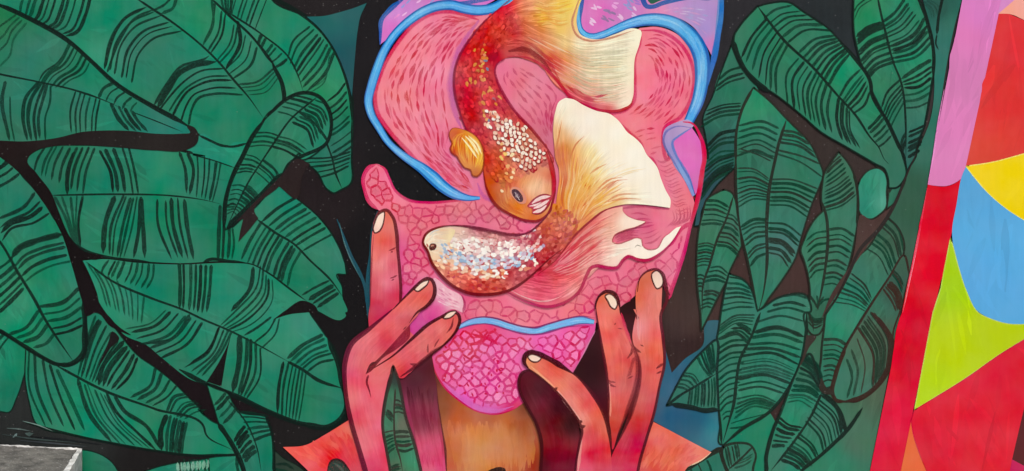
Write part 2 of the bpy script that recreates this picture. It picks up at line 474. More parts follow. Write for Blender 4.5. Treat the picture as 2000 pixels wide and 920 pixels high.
def leaf(label, poly, col, edge=3.0, mids=(), lines=(), groups=(), ink=INK, sa=0.86, closed_edge=True, grid=14, name='leaf'):
    poly = smooth(P(poly), True)
    _f = field(col); col = lambda q: _f(q) * (0.925, 0.925, 0.935)
    sw = 0.68 if poly[:, 0].mean() < 1000 else 0.58
    b = Brush(); b.fill(poly, col, grid); root = b.build(name, 'leaf', mural, label)
    b = Brush(); r = np.random.default_rng(int(abs(poly[0, 0] * 7 + poly[3, 1])))
    w_, e_ = np.linalg.eigh(np.cov((poly - poly.mean(0)).T)); ax = e_[:, 1]; lo, hi = poly.min(0), poly.max(0); area = (hi - lo).prod()
    for i in range(int(min(150, 20 + area / 320))):        # laps of a flat brush along the leaf, a shade off
        p = lo + (hi - lo) * r.random(2); a = math.atan2(ax[1], ax[0]) + r.normal(0, 0.35); L = 12 + 34 * r.random()
        q = p + np.linspace(-L, L, 10)[:, None] * np.array((math.cos(a), math.sin(a)))
        if not inside(q[[0, 3, 6, 9]], poly).all(): continue
        d = r.normal(0, 0.035)
        b.stroke(q, 3 + 9 * r.random(), lambda k, d=d: col(k) * (1 + d), 1.0, taper=(0.3, 0.5))
    b.build('brush_laps', 'leaf', root)
    if groups:
        b = Brush()
        for g in groups:
            h, A, B = g.split('|'); h = h.split()
            n, w = int(h[0]), float(h[1]); a = float(h[2]) if len(h) > 2 else sa
            lerp_strokes(b, n, P(A), P(B), w * sw * (1.0 if w < 10 else 0.9), ink, min(a * 1.12, 1.0), taper=(0.05, 0.12), shade=None if w > 10 else (10, 64, 45))
        b.build('leaf_stripes', 'stroke', root)
    if mids:
        b = Brush()
        for m in mids:
            w, c = m.split('|'); b.stroke(smooth(P(c)), float(w) * 0.72, ink, 0.93, taper=(0.05, 0.25))
        b.build('midrib', 'line', root)
    b = Brush()
    if edge: b.stroke(np.r_[poly, poly[:2]], edge, ink, 0.85, taper=(0, 0))
    for m in lines:
        w, c = m.split('|'); b.stroke(smooth(P(c)), float(w) * 0.8, ink, 0.95, taper=(0.08, 0.08), wob=0.14)
    b.build('leaf_outline', 'line', root)
    return root

G = (40, 138, 105); G2 = (38, 146, 108); G3 = (36, 128, 96); GD = (34, 118, 92)
def gl(*spots): return list(spots)

# ---- left half
leaf('narrow green leaf beside the bottom left step',
     "P -80,640! A3 0,120 60,150 150,205 130,400 95,500 50,580 0,575 P -80,800!",
     gl(("P 10,700", (36, 140, 106)), ("P 20,780", (34, 124, 96))), groups=["2 8|A3 45,150 20,180 -10,225|A3 20,130 0,150 -30,190"])
leaf('green leaf behind the top left leaves',
     "P 380,-80! 520,-80! B1 540,0 750,110 880,250 960,420 1000,600 1000,920 B2 990,180 930,215 900,230 860,210 800,110 700,30 B1 500,670 600,590 560,400 420,210 300,100 190,0",
     gl(("B1 600,150 700,200", (39, 144, 107)), ("B1 850,520", (40, 150, 104)), ("B1 950,800 B2 920,150", (38, 128, 98)), ("B1 400,60", G), ("B1 960,880", (38, 118, 96))),
     edge=3, mids=["5|B1 290,75 480,200 640,340 690,440 720,535", "5|B1 855,830 890,930 B2 905,110 945,205"],
     lines=["11|B1 520,-20 640,40 750,110 880,250 960,420 1000,600 1000,700", "5|B1 1000,700 1000,920 B2 990,180 930,215 900,230 860,210 800,110 700,30"],
     groups=["6 5|B1 330,-10 315,40 305,85|B1 505,0 470,90 440,170", "6 8|B1 475,205 465,230 458,255|B1 622,345 600,365 562,388",
             "4 7|B1 245,-10 255,40 270,70|B1 305,-10 300,40 295,85",
             "8 7|B1 755,155 660,240 630,335|B1 900,300 850,420 740,530", "2 4 0.6|B1 880,320 840,460 740,525|B1 870,330 830,490 770,530",
             "9 6|B1 960,485 920,540 862,585|B1 1000,850 940,890 890,920", "5 5|B2 990,-10 890,20 720,28|B2 975,75 900,112 815,138"])
leaf('broad green leaf with curved stripe groups, top left',
     "P -80,-80! 400,-80! B1 200,0 300,100 420,210 540,370 600,500 600,590 500,670 430,790 385,835 250,845 120,790 90,740 A1 1080,720 900,620 660,470 520,340 400,230 180,110 0,30 P -80,-10!",
     gl(("A1 560,120 300,-20 540,20", (37, 143, 107)), ("A1 1000,450 850,250", (45, 134, 106)), ("B1 250,700 150,620", (38, 138, 104)), ("B1 60,60", (38, 146, 107)), ("B1 480,580", (36, 132, 98)), ("A1 300,150", (40, 128, 100)), ("A1 540,340", (44, 160, 126))),
     edge=0, mids=["6|A1 790,-10 850,30 1000,130 1187,280 B1 220,350 330,480 400,560 485,680"],
     lines=["6|B1 185,-10 300,100 420,210 540,370", "10|B1 540,370 600,500 605,590 500,672", "5|B1 100,770 180,815 250,842 310,848 395,828"],
     groups=["11 8|A1 138,-20 122,30 118,75|A1 525,-20 495,90 440,190 385,208", "6 6|A1 605,390 640,230 720,110 855,38|A1 765,470 800,320 880,230 1050,180",
             "1 11 0.95|A1 605,400 650,230 720,110 850,40|A1 605,400 650,230 720,110 850,40", "1 9|A1 625,410 690,240 790,100 880,60|A1 625,410 690,240 790,100 880,60",
             "2 9|A1 1025,-20 1000,50 945,75|A1 1000,-20 950,30 890,60", "2 13 0.95|A1 893,610 960,500 1050,385 1187,342 B1 175,322|A1 915,622 980,510 B1 0,425 100,377 215,358",
             "5 7|A1 930,630 1010,530 B1 20,480 130,410 255,398|A1 1095,715 1110,640 B1 110,570 200,545 370,550",
             "8 6|B1 205,25 190,150 138,262|B1 450,275 420,370 310,458", "1 10 0.95|B1 190,0 195,150 145,250|B1 190,0 195,150 145,250", "1 10 0.95|B1 340,130 355,240 275,395|B1 340,130 355,240 275,395",
             "4 5 0.7|B1 545,400 450,475 345,490|B1 575,450 500,535 405,550"])
leaf('strip of green leaf under the black tip of the top left leaf',
     "A1 1060,865 1150,790 B1 120,780 250,845 390,830 372,920 B2 330,90 200,40 80,5 A1 1120,890",
     (34, 146, 116), edge=0, grid=8, lines=["6|B1 112,783 180,815 250,845 310,850 395,830"])
leaf('long middle leaf that points right with a notched tip, left side',
     "A1 165,915 220,872 300,850 450,845 700,855 900,872 1040,876 1187,900 B2 80,5 200,40 330,85 B2 460,200 580,188 680,260 820,380 900,490 950,600 966,700! 915,700! 940,760 946,830 966,920 B3 962,0 968,20 950,38 810,-5 760,-30 B2 810,920 720,850 520,700 420,640 300,625 0,635 A2 780,620 600,600 480,560 420,500 380,440 300,240 210,110 160,40",
     gl(("A2 550,400 800,100", (37, 135, 103)), ("A2 900,100", (40, 142, 108)), ("A2 1100,450", (36, 138, 104)), ("B2 520,290", (38, 140, 108)), ("B2 830,620 900,640", (45, 138, 108)), ("B2 750,700", (38, 130, 100)), ("A2 280,120", (38, 124, 96)), ("B2 100,400", (34, 132, 98))),
     edge=0, mids=["5|A2 300,242 700,236 1000,245 1187,270 B2 240,292", "6|B2 450,380 560,460 660,520 760,620 880,735 955,840"],
     lines=["8|A2 400,500 500,565 620,600 780,620 1187,632 B2 150,630 300,625 420,640", "9|B2 400,635 520,700 640,790 720,852 820,930", "4|B2 580,188 680,260 820,380 900,490 950,600 966,700 915,700 945,770 950,850", "3|A1 1040,876 1187,905 B2 80,5 200,40 330,85"],
     groups=["9 8|A2 262,-40 215,40 200,98|A2 548,-30 500,100 480,238", "1 13 0.96|A2 430,-10 395,100 390,240|A2 430,-10 395,100 390,240", "5 9|A2 580,-15 640,110 655,222|A2 748,-30 780,100 802,232",
             "1 12 0.95|A2 583,-10 645,120 657,222|A2 583,-10 645,120 657,222", "2 12 0.95|A2 1040,-10 1072,80 1082,230|A2 1085,-10 1120,80 1100,238", "5 7|B2 105,10 110,100 100,250|B2 240,60 225,150 195,272",
             "5 7 0.7|A2 322,258 380,370 432,520|A2 480,250 455,400 467,540", "1 12 0.95|A2 478,250 455,400 467,540|A2 478,250 455,400 467,540", "1 13 0.96|A2 667,245 612,400 598,580|A2 667,245 612,400 598,580",
             "5 7|A2 715,248 645,420 635,590|A2 795,250 760,450 718,600", "1 11 0.95|A2 815,250 805,440 775,605|A2 815,250 805,440 775,605", "1 14 0.96|A2 818,250 830,420 840,605|A2 818,250 830,420 840,605",
             "5 11 0.95|A2 912,255 915,400 995,612|A2 1068,255 1085,420 1122,612", "4 9 0.92|B2 238,300 230,470 226,620|B2 310,440 318,520 306,608",
             "10 8|B2 475,400 405,515 360,615|B2 702,572 650,670 630,762", "8 7|B2 672,255 560,325 485,390|B2 882,470 790,520 722,560", "1 9 0.95|B2 675,255 560,325 485,390|B2 675,255 560,325 485,390",
             "4 11 0.95|B2 872,735 780,780 710,822|B2 928,805 860,850 800,892"])
leaf('long lower leaf with rounded tip by the left hand',
     "A2 480,620! 520,700 560,800 590,900 A3 640,30 720,130 850,190 940,265 1187,410 B3 150,410 350,490 540,580 700,640 870,660 945,610 972,550 970,500 948,450 945,380 930,320 860,150 755,0 720,-60 B2 800,890 720,845 640,790 520,700 420,645 300,635 0,643 A2 780,632 600,612",
     gl(("B3 600,400 800,500", (34, 134, 102)), ("A2 950,750", (38, 132, 102)), ("B3 100,150", (40, 140, 108)), ("B3 650,120", (50, 150, 118)), ("A3 1050,250", (36, 132, 100)), ("B2 250,760", (40, 142, 110)), ("A2 650,800", (42, 150, 116))),
     edge=0, mids=["6|A2 500,628 640,732 870,835 1060,905 A3 1187,45 B3 270,96 500,212 640,290", "9|B3 630,285 720,335 800,390 950,442"],
     lines=["12|B3 0,330 150,412 350,495 540,585 700,643 860,664", "15|B3 700,643 870,662 945,612 974,550 968,480 945,400 930,320 860,150", "4|B3 860,150 755,0"],
     groups=["9 7|A2 625,625 600,660 588,692|A2 892,645 885,720 850,782", "7 10 0.92|A2 1040,640 1045,750 1042,888|A2 1225,650 1215,800 1198,920",
             "1 12|B2 430,655 415,770 300,915|B2 430,655 415,770 300,915", "5 6|B2 470,660 450,770 340,900 B3 240,75|B2 540,740 540,850 B3 480,20 400,80 300,115", "3 6|B3 530,30 450,90 380,132|B3 580,40 560,120 478,208",
             "9 5 0.65|A2 515,648 575,740 620,880|A2 835,832 820,980", "7 7|A3 960,-10 880,60 735,95|A3 1172,60 1090,180 935,265", "1 10|A3 1095,20 1000,150 820,182|A3 1095,20 1000,150 820,182",
             "4 6|B3 235,80 165,240 40,315|B3 300,120 245,230 130,372", "1 12 0.95|B3 235,80 170,220 60,300|B3 235,80 170,220 60,300", "1 14 0.96|B3 350,130 348,280 310,465|B3 350,130 348,280 310,465", "4 8|B3 395,150 388,290 345,475|B3 470,200 465,380 392,498",
             "1 13|B3 605,285 578,430 570,588|B3 605,285 578,430 570,588", "6 7|B3 635,290 605,430 595,600|B3 735,350 715,500 692,632", "6 7|B3 825,135 720,190 632,268|B3 892,275 820,290 745,342", "1 10|B3 825,133 720,187 632,262|B3 825,133 720,187 632,262"])
b = Brush()
for s in ("B2 600,920! 720,852 800,900 B3 800,20! 750,0! 640,12 545,42!", "B3 305,115! 285,200 245,430! 160,402! 230,290 280,190"):
    b.fill(smooth(P(s), True), (20, 15, 16))
b.build('leaf_gap', 'ground', mural, 'black wedges painted between the left leaves')
leaf('bottom left leaf tapering to a point on the right',
     "A3 500,0! 560,0 640,60 720,160 800,250 900,320 1000,400 1100,500 1160,560 1187,600 B3 110,560 190,630 230,650 290,730 322,800 330,822! 180,828 A3 1000,815 900,800 650,755 430,710 210,645 170,520 148,400 150,215! 250,260 340,300 420,305 485,250",
     gl(("A3 750,720 550,500", (40, 142, 108)), ("A3 800,420", (36, 138, 104)), ("A3 250,350", (36, 132, 102)), ("B3 150,760", (38, 140, 106)), ("A3 560,150", (40, 130, 102)), ("A3 1050,700", (36, 136, 102))),
     edge=3, mids=["7|A3 330,310 620,460 900,560 1187,680 B3 150,690 310,800"],
     lines=["6|A3 150,640 430,712 900,802 1187,830 B3 180,828 330,822"],
     groups=["7 7|A3 555,20 510,150 455,360|A3 720,200 650,280 575,420", "5 11 0.94|A3 720,165 590,330 570,420|A3 800,255 750,370 668,455", "2 12|A3 590,50 520,180 500,300|A3 575,40 510,170 480,290",
             "4 8|A3 900,330 875,420 765,490|A3 1020,430 970,490 888,540", "6 7|A3 970,570 1010,490 1085,472|A3 1075,615 1130,580 B3 150,565",
             "5 8|A3 170,220 170,430 262,655|A3 330,330 400,480 490,682", "6 5 0.75|A3 455,390 520,590 650,755|A3 600,470 700,640 860,782", "1 12|A3 450,385 520,590 650,755|A3 450,385 520,590 650,755",
             "1 13 0.95|A3 612,455 670,570 790,690 910,802|A3 612,455 670,570 790,690 910,802", "1 13 0.95|A3 658,470 720,570 850,660 930,792|A3 658,470 720,570 850,660 930,792",
             "1 14 0.95|A3 968,592 932,690 938,800|A3 968,592 932,690 938,800", "6 9|A3 990,600 970,700 968,810|B3 45,640 25,740 15,822"])
b = Brush()
b.fill(smooth(P("A3 652,110 692,148 640,210 590,290 575,310 600,240 630,170"), True), (24, 22, 22)); b.build('leaf_gap', 'ground', mural)
leaf('green leaf patch beside the concrete step', "A3 440,796! 505,800 600,832 650,870 690,930 720,1000! 330,1000! 400,900!", (34, 130, 98), edge=2)
leaf('green strip of leaf along the bottom edge with pale streaks',
     "A3 830,925! 900,900 1020,872 1187,850 B3 180,842 335,828! 350,870 375,920 400,1000! A3 800,1000!",
     gl(("A3 1000,900", (36, 138, 110)), ("B3 250,880", (40, 140, 108))), edge=3,
     groups=["7 7|B3 0,862 5,890 8,930|B3 170,850 172,890 175,930", "2 7|B3 335,835 335,880 345,930|B3 360,860 362,890 370,930"])
b = Brush()
lerp_strokes(b, 9, P("A3 1030,870 1032,900 1036,930"), P("B3 170,855 165,890 160,910"), 6, (150, 205, 180), 0.6)
b.build('pale_streaks', 'stroke', mural)
leaf('far left leaf hanging down to a rounded tip',
     "P -80,250! A2 0,20 60,65 120,120 205,212 270,300 320,390 380,520 400,590 430,690 455,780 480,870 488,920 A3 490,100 486,220 460,275 428,292 370,300 330,296 250,255 130,190 60,140 0,98 P -80,600!",
     gl(("A2 100,300 60,200", (36, 132, 100)), ("A2 300,760", (36, 140, 106)), ("A2 150,880 A3 100,60", (36, 150, 108)), ("A2 60,450", (42, 138, 106)), ("A3 400,180", (34, 124, 94))),
     edge=0, mids=["8|P -10,460 A2 0,510 100,680 220,880 A3 240,0 340,160 425,282"],
     lines=["10|A3 -20,90 60,142 150,200 250,262 330,300 400,302", "13|A3 330,300 400,303 440,285 485,235 492,140 490,0 A2 480,860", "4|A2 120,120 205,212 270,300 320,390"],
     groups=["3 11 0.95|A2 45,45 20,70 -20,90|A2 115,115 70,150 -20,200", "4 11|A2 207,220 150,300 -10,380|A2 288,345 200,400 60,440 8,515", "5 9|A2 355,470 200,510 110,550 65,612|A2 405,625 300,650 200,700 148,742", "1 15 0.95|A2 355,468 200,510 110,550 65,610|A2 355,468 200,510 110,550 65,610",
             "6 9|A2 70,610 20,650 -10,668|A2 138,780 60,860 -5,922", "5 9 0.92|A2 458,780 370,860 222,888|A3 480,75 400,110 320,128", "4 10|A3 222,-5 150,90 55,127|A3 312,130 270,180 200,203"])
leaf('folded leaf hanging below the long lower leaf',
     "B3 160,418! 220,445 280,468 310,520 340,565 500,600! 530,680 546,770 546,1000! 400,1000! 375,920 340,825 290,740 230,640 205,560",
     gl(("B3 300,600 400,840", (34, 128, 98)), ("B3 450,650", (34, 136, 104)), ("B3 230,480", (36, 140, 104))), edge=3,
     mids=["4|B3 285,510 390,640 450,780 478,930"], lines=["12|B3 225,640 290,735 340,825 385,940", "6|B3 500,600 535,690 546,770 546,930"],
     groups=["4 10|B3 268,470 240,505 208,535|B3 330,560 300,600 258,642", "6 7|B3 345,578 420,583 510,602|B3 440,738 490,718 542,702", "6 13 0.95|B3 385,655 350,700 320,750|B3 452,800 410,830 378,872"])
leaf('dark green sliver between the leaf and the salmon triangle', "B3 555,800! 600,840 690,890 740,930! 560,1000!", (48, 66, 54), edge=2,
     groups=["2 7|B3 570,880 620,880 660,905|B3 560,910 600,915 640,930"])
leaf('top left leaf with black banded lower edge pointing right',
     "P -80,0! A1 0,32 180,112 400,235 520,345 660,475 900,625 1080,722 1120,760 1110,775! 1050,778 900,777 760,762 600,758 480,766 330,800 130,820 0,817 P -80,275!",
     gl(("A1 200,300 100,420", (44, 132, 104)), ("A1 400,600 250,560", (46, 128, 102)), ("A1 620,680", (38, 138, 106)), ("A1 30,100", (44, 128, 82)), ("A1 940,715", (38, 130, 112)), ("A1 560,470", (40, 140, 106)), ("A1 60,780", (50, 124, 100))),
     edge=0, mids=["5|P -20,140 A1 0,430 200,470 440,525 600,580 700,625", "3|A1 770,650 900,700 1060,765"],
     lines=["11|P -20,5 A1 0,32 180,112 400,240 520,345 660,475 900,625 1060,712 1120,750"],
     groups=["4 6 0.55|A1 150,140 80,230 60,320 0,385|A1 90,90 20,140 -20,170", "6 6|A1 405,250 340,360 250,430 225,478|A1 522,360 490,420 400,470 350,512", "1 9 0.95|A1 408,250 345,370 270,440 240,490|A1 408,250 345,370 270,440 240,490",
             "5 7|A1 662,480 600,520 575,568|A1 790,600 770,620 758,645", "1 8|A1 662,480 600,515 575,565|A1 662,480 600,515 575,565", "2 8 0.8|A1 32,480 15,560 55,805|A1 60,570 65,700 85,812", "5 8|A1 222,480 150,570 135,680 160,812|A1 295,500 292,590 265,680 265,806",
             "6 6|A1 440,530 410,640 415,770|A1 580,580 560,680 555,758", "4 9|A1 645,602 690,690 745,752|A1 770,650 800,700 852,757"])
b = Brush()
b.fill(smooth(P("P -80,274! A1 0,815 130,820 330,800 480,765 600,757 760,760 900,775 1050,775 1105,768 1085,735 1120,735 1152,780 1140,835 1090,866 900,872 700,856 440,842 300,850 220,870 165,915 A2 160,40 A2 210,110 300,230 340,330 385,440 420,505 480,562 600,600 560,615 500,612 480,620 520,720 570,850 600,900 A3 700,90 760,130 640,80 560,0 500,20 490,0 A2 488,880 470,830 440,720 390,550 330,400 250,280 130,125 60,65 0,15 P -80,290!"), True), [("A1 100,860", (28, 18, 17)), ("A1 800,820", (34, 30, 28)), ("A1 300,840", (34, 28, 27)), ("A2 200,150", (20, 11, 11)), ("A2 400,500", (16, 9, 10)), ("A3 600,20", (20, 12, 15))])
b.k = 3
for c, w, k in (("P 45,822 75,830 104,842", 2.2, (120, 150, 140)), ("P 14,836 40,838 62,842", 3.0, (84, 100, 96)), ("P 26,854 32,849 34,846", 5, (110, 130, 128)), ("P 50,846 58,848 66,846", 8, (70, 88, 84)),
                ("P 5,848 60,856 150,864", 3, (58, 72, 70)), ("P 40,860 110,866 170,872", 3, (60, 66, 70)), ("P 60,852 120,858 200,868", 4, (24, 28, 30))):
    b.stroke(smooth(P(c)), w, k, 1.0, taper=(0.4, 0.5))
b.build('leaf_stem', 'ground', mural, 'thick black stem and band separating the left leaves')
leaf('small pointed leaf curving down over the others, left side',
     "B1 500,690 600,592 660,555 720,538 810,560 865,630 882,740 860,820 700,912 B2 700,0 650,50 590,130 440,280 330,385 272,442! 262,420 268,290 300,180 335,80 375,0 B1 365,920 430,785",
     gl(("B1 750,640 700,780", (40, 140, 106)), ("B1 560,720", (38, 134, 100)), ("B2 420,120", (38, 132, 100)), ("B2 310,330", (34, 126, 96))), edge=3,
     mids=["5|B1 800,562 640,700 550,830 490,920 B2 400,170 340,290 275,432"],
     lines=["11|B1 500,690 430,785 360,925 B2 330,90 268,290 264,430", "9|B1 500,690 600,592 660,555 720,538 810,560 865,630 882,740 860,820 700,912 B2 650,50 590,130", "18|B2 600,115 440,285 330,385 275,440"],
     groups=["8 7|B1 790,580 850,610 878,670|B1 665,712 740,750 778,850", "1 9|B1 700,650 790,720 860,815|B1 700,650 790,720 860,815", "5 7|B1 665,552 730,567 775,580|B1 580,650 630,662 685,690", "4 5 0.8|B1 455,770 520,770 582,790|B1 412,850 480,842 545,850", "4 6|B1 570,790 650,810 742,868|B1 542,850 610,870 690,915",
             "5 5|B2 395,8 440,20 475,45|B2 340,112 380,103 425,108", "4 6|B2 490,40 560,100 580,138|B2 440,100 500,150 532,182", "5 5|B2 315,185 350,182 392,198|B2 285,300 310,290 332,298", "6 8|B2 400,190 450,240 458,262|B2 345,290 370,305 392,330", "3 5|B2 285,310 340,310 385,348|B2 280,350 310,335 345,370"])
b = Brush()
b.fill(smooth(P("B2 580,190! 440,345 460,375! 400,450 344,512! 355,450 372,380! 330,395! 440,280 590,130 690,30 760,60! 720,120 680,262"), True), (40, 29, 29))
b.build('leaf_gap', 'ground', mural)
b = Brush()
b.fill(smooth(P("B1 740,98! 850,92 930,72 1020,45 1088,18! 1050,100 1035,180 1018,350 1002,560! 965,430 880,250 800,150"), True), [("B1 900,120", (34, 100, 98)), ("B1 1000,120", (36, 92, 96)), ("B1 970,330", (34, 84, 90))])
b.build('teal_patch', 'body', mural, 'dark teal patch beside the left leaves at the top')
b = Brush()
for c, w in (("B2 915,380 950,470 1000,600 1060,720 1080,780 1092,860 1100,930", 7), ("B2 1150,335 1125,420 1110,600 1095,760 1100,900 1108,1000", 9)):
    b.stroke(smooth(P(c)), w, (32, 84, 98), 0.9, taper=(0.5, 0.1))
b.stroke(smooth(P("B2 930,400 945,470 985,590 1050,720")), 2, (90, 140, 140), 0.7)
b.build('teal_line', 'stroke', mural, 'thin teal lines beside the upright left finger')

# ---- right half
b = Brush()
b.fill(smooth(P("D3 868,150! 895,240 925,350! 1000,270 1105,190 1120,60 1300,60! E3 340,300 340,760 250,830! -10,665 D3 820,630! 770,760 740,860 840,480 875,280"), True, 6),
       [("D3 900,450", (52, 100, 130)), ("D3 950,330", (46, 96, 122)), ("D3 900,580", (38, 92, 122)), ("E3 150,640", (44, 94, 118)), ("E3 290,700", (62, 130, 140)), ("D3 860,560", (70, 96, 120)), ("D3 1100,160", (52, 96, 106))], 10)
b.build('blue_patch', 'body', mural, 'steel blue patch between the right hand and the leaves')
H = (46, 125, 96)
leaf('plain green background along the red border, right side',
     "F1 585,-60! 845,-60! F1 825,0 650,920! F2 630,180! 470,920! F3 290,925! 270,1000! E3 300,1000! 330,780 440,680 600,580 640,640 780,280 F2 -60,920 90,830 230,560 440,280 560,0 F1 640,700 665,400 655,250",
     gl(("F1 760,150 720,400", (48, 122, 106)), ("F1 700,60", (36, 96, 84)), ("F2 560,200 540,320", (56, 100, 78)), ("F2 480,650", (64, 96, 78)), ("F3 380,430", (82, 104, 80)), ("F3 200,780", (78, 116, 92)), ("E3 480,700", (36, 138, 104)), ("E3 1000,880", (44, 138, 106)), ("F3 130,880", (56, 128, 100)), ("F1 600,850", (50, 118, 98)), ("F2 350,620", (60, 114, 90))), edge=0,
     lines=["7|F1 715,-20 690,100 680,200", "4|F1 680,200 675,260 690,290"], groups=["4 6 0.3|F1 600,20 640,60 650,100|F1 640,0 690,40 700,80"])
leaf('bluish green leaf beside the pink head outline',
     "E1 380,262! 320,420 270,560 215,690 232,800 240,920 E2 218,0 210,150 190,250 165,420! 185,420 210,330 250,250 300,180 360,120 405,70 E2 410,0 E1 460,860 560,640 520,480 440,390",
     gl(("E1 400,560 350,480", (46, 122, 96)), ("E1 300,700", (46, 112, 94)), ("E2 330,60", (42, 104, 92)), ("E2 225,150", (42, 78, 92)), ("E2 200,300", (50, 90, 98)), ("E1 250,850", (44, 88, 84))), edge=3,
     groups=["3 8|E1 428,392 370,410 308,462|E1 450,452 360,480 290,527", "4 7|E1 425,600 330,610 240,642|E1 425,660 300,680 210,732", "5 9|E1 415,755 320,775 240,850|E1 400,905 310,910 240,960", "7 7|E2 400,0 310,25 230,80|E2 380,100 290,150 200,270"])
leaf('large upright leaf pointing down, right centre',
     "E1 508,508! 600,585 700,690 780,770 835,830 890,940 E2 895,60 912,130 895,180 850,285 790,470 745,620 690,710 600,835 545,905 528,912! 505,780 478,640 445,500 430,440 415,300 407,200 405,60 E1 405,920 410,760 440,640 470,570",
     gl(("E1 540,600 560,640", (42, 148, 106)), ("E1 600,680", (44, 136, 104)), ("E2 700,80", (56, 128, 100)), ("E2 500,350 700,360", (58, 130, 108)), ("E2 680,520", (74, 128, 120)), ("E2 520,760 640,700", (54, 130, 100)), ("E1 520,880", (48, 116, 90))), edge=4, ink=INKR,
     mids=["9|E1 697,700 650,850 635,920 E2 600,200 585,400 585,650 560,830 538,912"], lines=["7|E1 505,510 440,640 410,760 405,940", "6|E2 405,0 407,200 430,440 478,640 505,780 528,912"],
     groups=["6 7|E1 655,745 560,705 428,728|E1 622,920 520,870 412,905", "4 8|E1 690,760 740,765 802,792|E1 662,825 780,850 872,915", "2 7|E2 640,0 780,50 905,135|E2 650,-20 800,20 890,60", "3 6|E2 620,15 520,-10 420,8|E2 600,40 540,10 420,-30",
             "9 6|E2 595,145 510,90 415,85|E2 588,268 500,265 418,312", "7 9|E2 617,150 720,150 882,205|E2 605,298 720,305 820,368", "7 8|E2 580,385 510,385 440,425|E2 578,580 530,600 490,652", "2 10|E2 580,382 510,380 440,422|E2 580,400 520,405 440,442", "7 9|E2 600,402 690,410 785,478|E2 600,575 660,590 710,658"])
leaf('small leaf with pale tip at the lower end of the big right leaf',
     "F2 225,180 250,130 290,95 340,86 375,110 390,150 388,220 380,320 345,355 300,380 260,372 235,345 222,260",
     gl(("F2 310,200", (44, 148, 118)), ("F2 270,330", (48, 138, 112)), ("F2 360,290", (90, 170, 145))), edge=3, ink=INKR, name='leaf')
leaf('leaf filler left of the dark diagonal stem, right side',
     "F2 340,70! 300,-40 420,-60! 470,40 500,130 470,220 430,290 390,320! 400,180 385,110",
     gl(("F2 440,120", (52, 124, 98)), ("F2 420,220", (46, 120, 92))), edge=3, ink=INKR, lines=["13|F2 320,60 370,85 400,130 408,180 395,235", "8|F2 330,-60 380,10 425,90 405,200"])
leaf('tall leaf at the top right with blunt black stripe groups',
     "F1 200,-60! 195,100 200,200 212,260 240,370 300,520 360,640 420,760 490,905 F2 505,120! 515,90 560,0 F1 560,880 610,720 640,560 655,470 665,340 655,260 630,150 575,0 P 1785,-60!",
     gl(("F1 280,80", (40, 148, 102)), ("F1 500,220", (48, 138, 104)), ("F1 570,380", (42, 146, 108)), ("F1 330,450", (46, 134, 96)), ("F1 560,680", (58, 128, 106)), ("F1 520,850", (44, 108, 96)), ("F1 440,650", (46, 120, 90))), edge=4,
     mids=["6|F1 335,-20 360,100 380,180 430,370 470,470 488,560 498,700 500,920"], lines=["9|F1 560,-30 600,50 630,150 655,260 662,350 655,440", "4|F1 655,440 630,600 600,760"],
     groups=["2 6|F1 300,0 230,50 205,105|F1 260,0 215,40 200,70", "9 9|F1 365,140 275,180 212,235|F1 430,360 330,400 265,475", "2 17 0.96|F1 362,133 280,165 212,215|F1 370,150 290,190 215,245", "6 8|F1 470,460 390,540 360,622|F1 490,590 440,680 398,765", "4 6|F1 498,770 485,790 470,830|F1 498,830 490,850 475,900",
             "11 8|F1 490,0 430,80 368,128|F1 655,240 560,330 432,362", "2 11|F1 610,100 560,190 410,275|F1 620,150 580,220 425,300", "4 13 0.95|F1 652,345 560,400 472,460|F1 655,445 570,505 482,510", "3 8 0.7|F1 650,490 570,540 480,555|F1 635,590 570,620 490,627", "6 12 0.92|F1 615,725 560,750 510,770|F1 580,870 550,890 508,915"])
leaf('broad striped leaf slanting across the upper right',
     "E1 528,40! 600,20 715,16 800,72 870,115 930,158 1000,230 1100,345 1187,490 F1 300,530 400,720 480,900 F2 500,130 440,200 400,200! 395,140 370,85 330,65 270,30 F1 150,850 0,760 E1 800,680 650,560 520,470 450,390 400,285 395,210 430,150",
     gl(("E1 480,120", (46, 130, 96)), ("E1 620,60", (46, 132, 98)), ("E1 500,300", (44, 128, 98)), ("E1 850,250", (48, 136, 100)), ("E1 1050,380", (36, 146, 102)), ("E1 750,480 870,600", (48, 132, 100)), ("F1 200,760", (54, 132, 104)), ("F1 430,800 F2 440,60", (56, 122, 98)), ("F1 300,620", (44, 134, 96))), edge=4,
     mids=["7|E1 535,42 600,130 680,230 850,390 1000,560 1100,670 1187,800 F1 340,850 380,930 F2 400,60"],
     lines=["13|E1 385,230 410,310 450,395 520,475 600,535", "5|E1 528,40 600,20 715,16 800,72 930,158", "9|E1 1000,235 1100,345 1187,490 F1 300,530 400,720 485,905"],
     groups=["6 8|E1 572,105 630,60 722,35|E1 710,245 800,180 962,178", "8 9|E1 778,300 860,230 978,208|E1 945,490 1000,390 1065,312", "6 9|E1 1010,555 1060,470 1125,405|E1 1090,657 1150,610 1182,530", "5 10|F1 285,745 330,700 360,662|F1 345,850 380,825 412,790",
             "7 8|E1 580,115 500,210 437,338|E1 700,270 640,400 640,550", "9 8|E1 768,340 705,420 705,602|E1 960,510 935,640 962,772", "5 8|E1 1000,570 990,700 1022,812|E1 1062,650 1070,760 1120,852", "1 11|E1 1003,570 992,690 1020,810|E1 1003,570 992,690 1020,810", "1 10|E1 685,240 610,370 608,500|E1 685,240 610,370 608,500"])
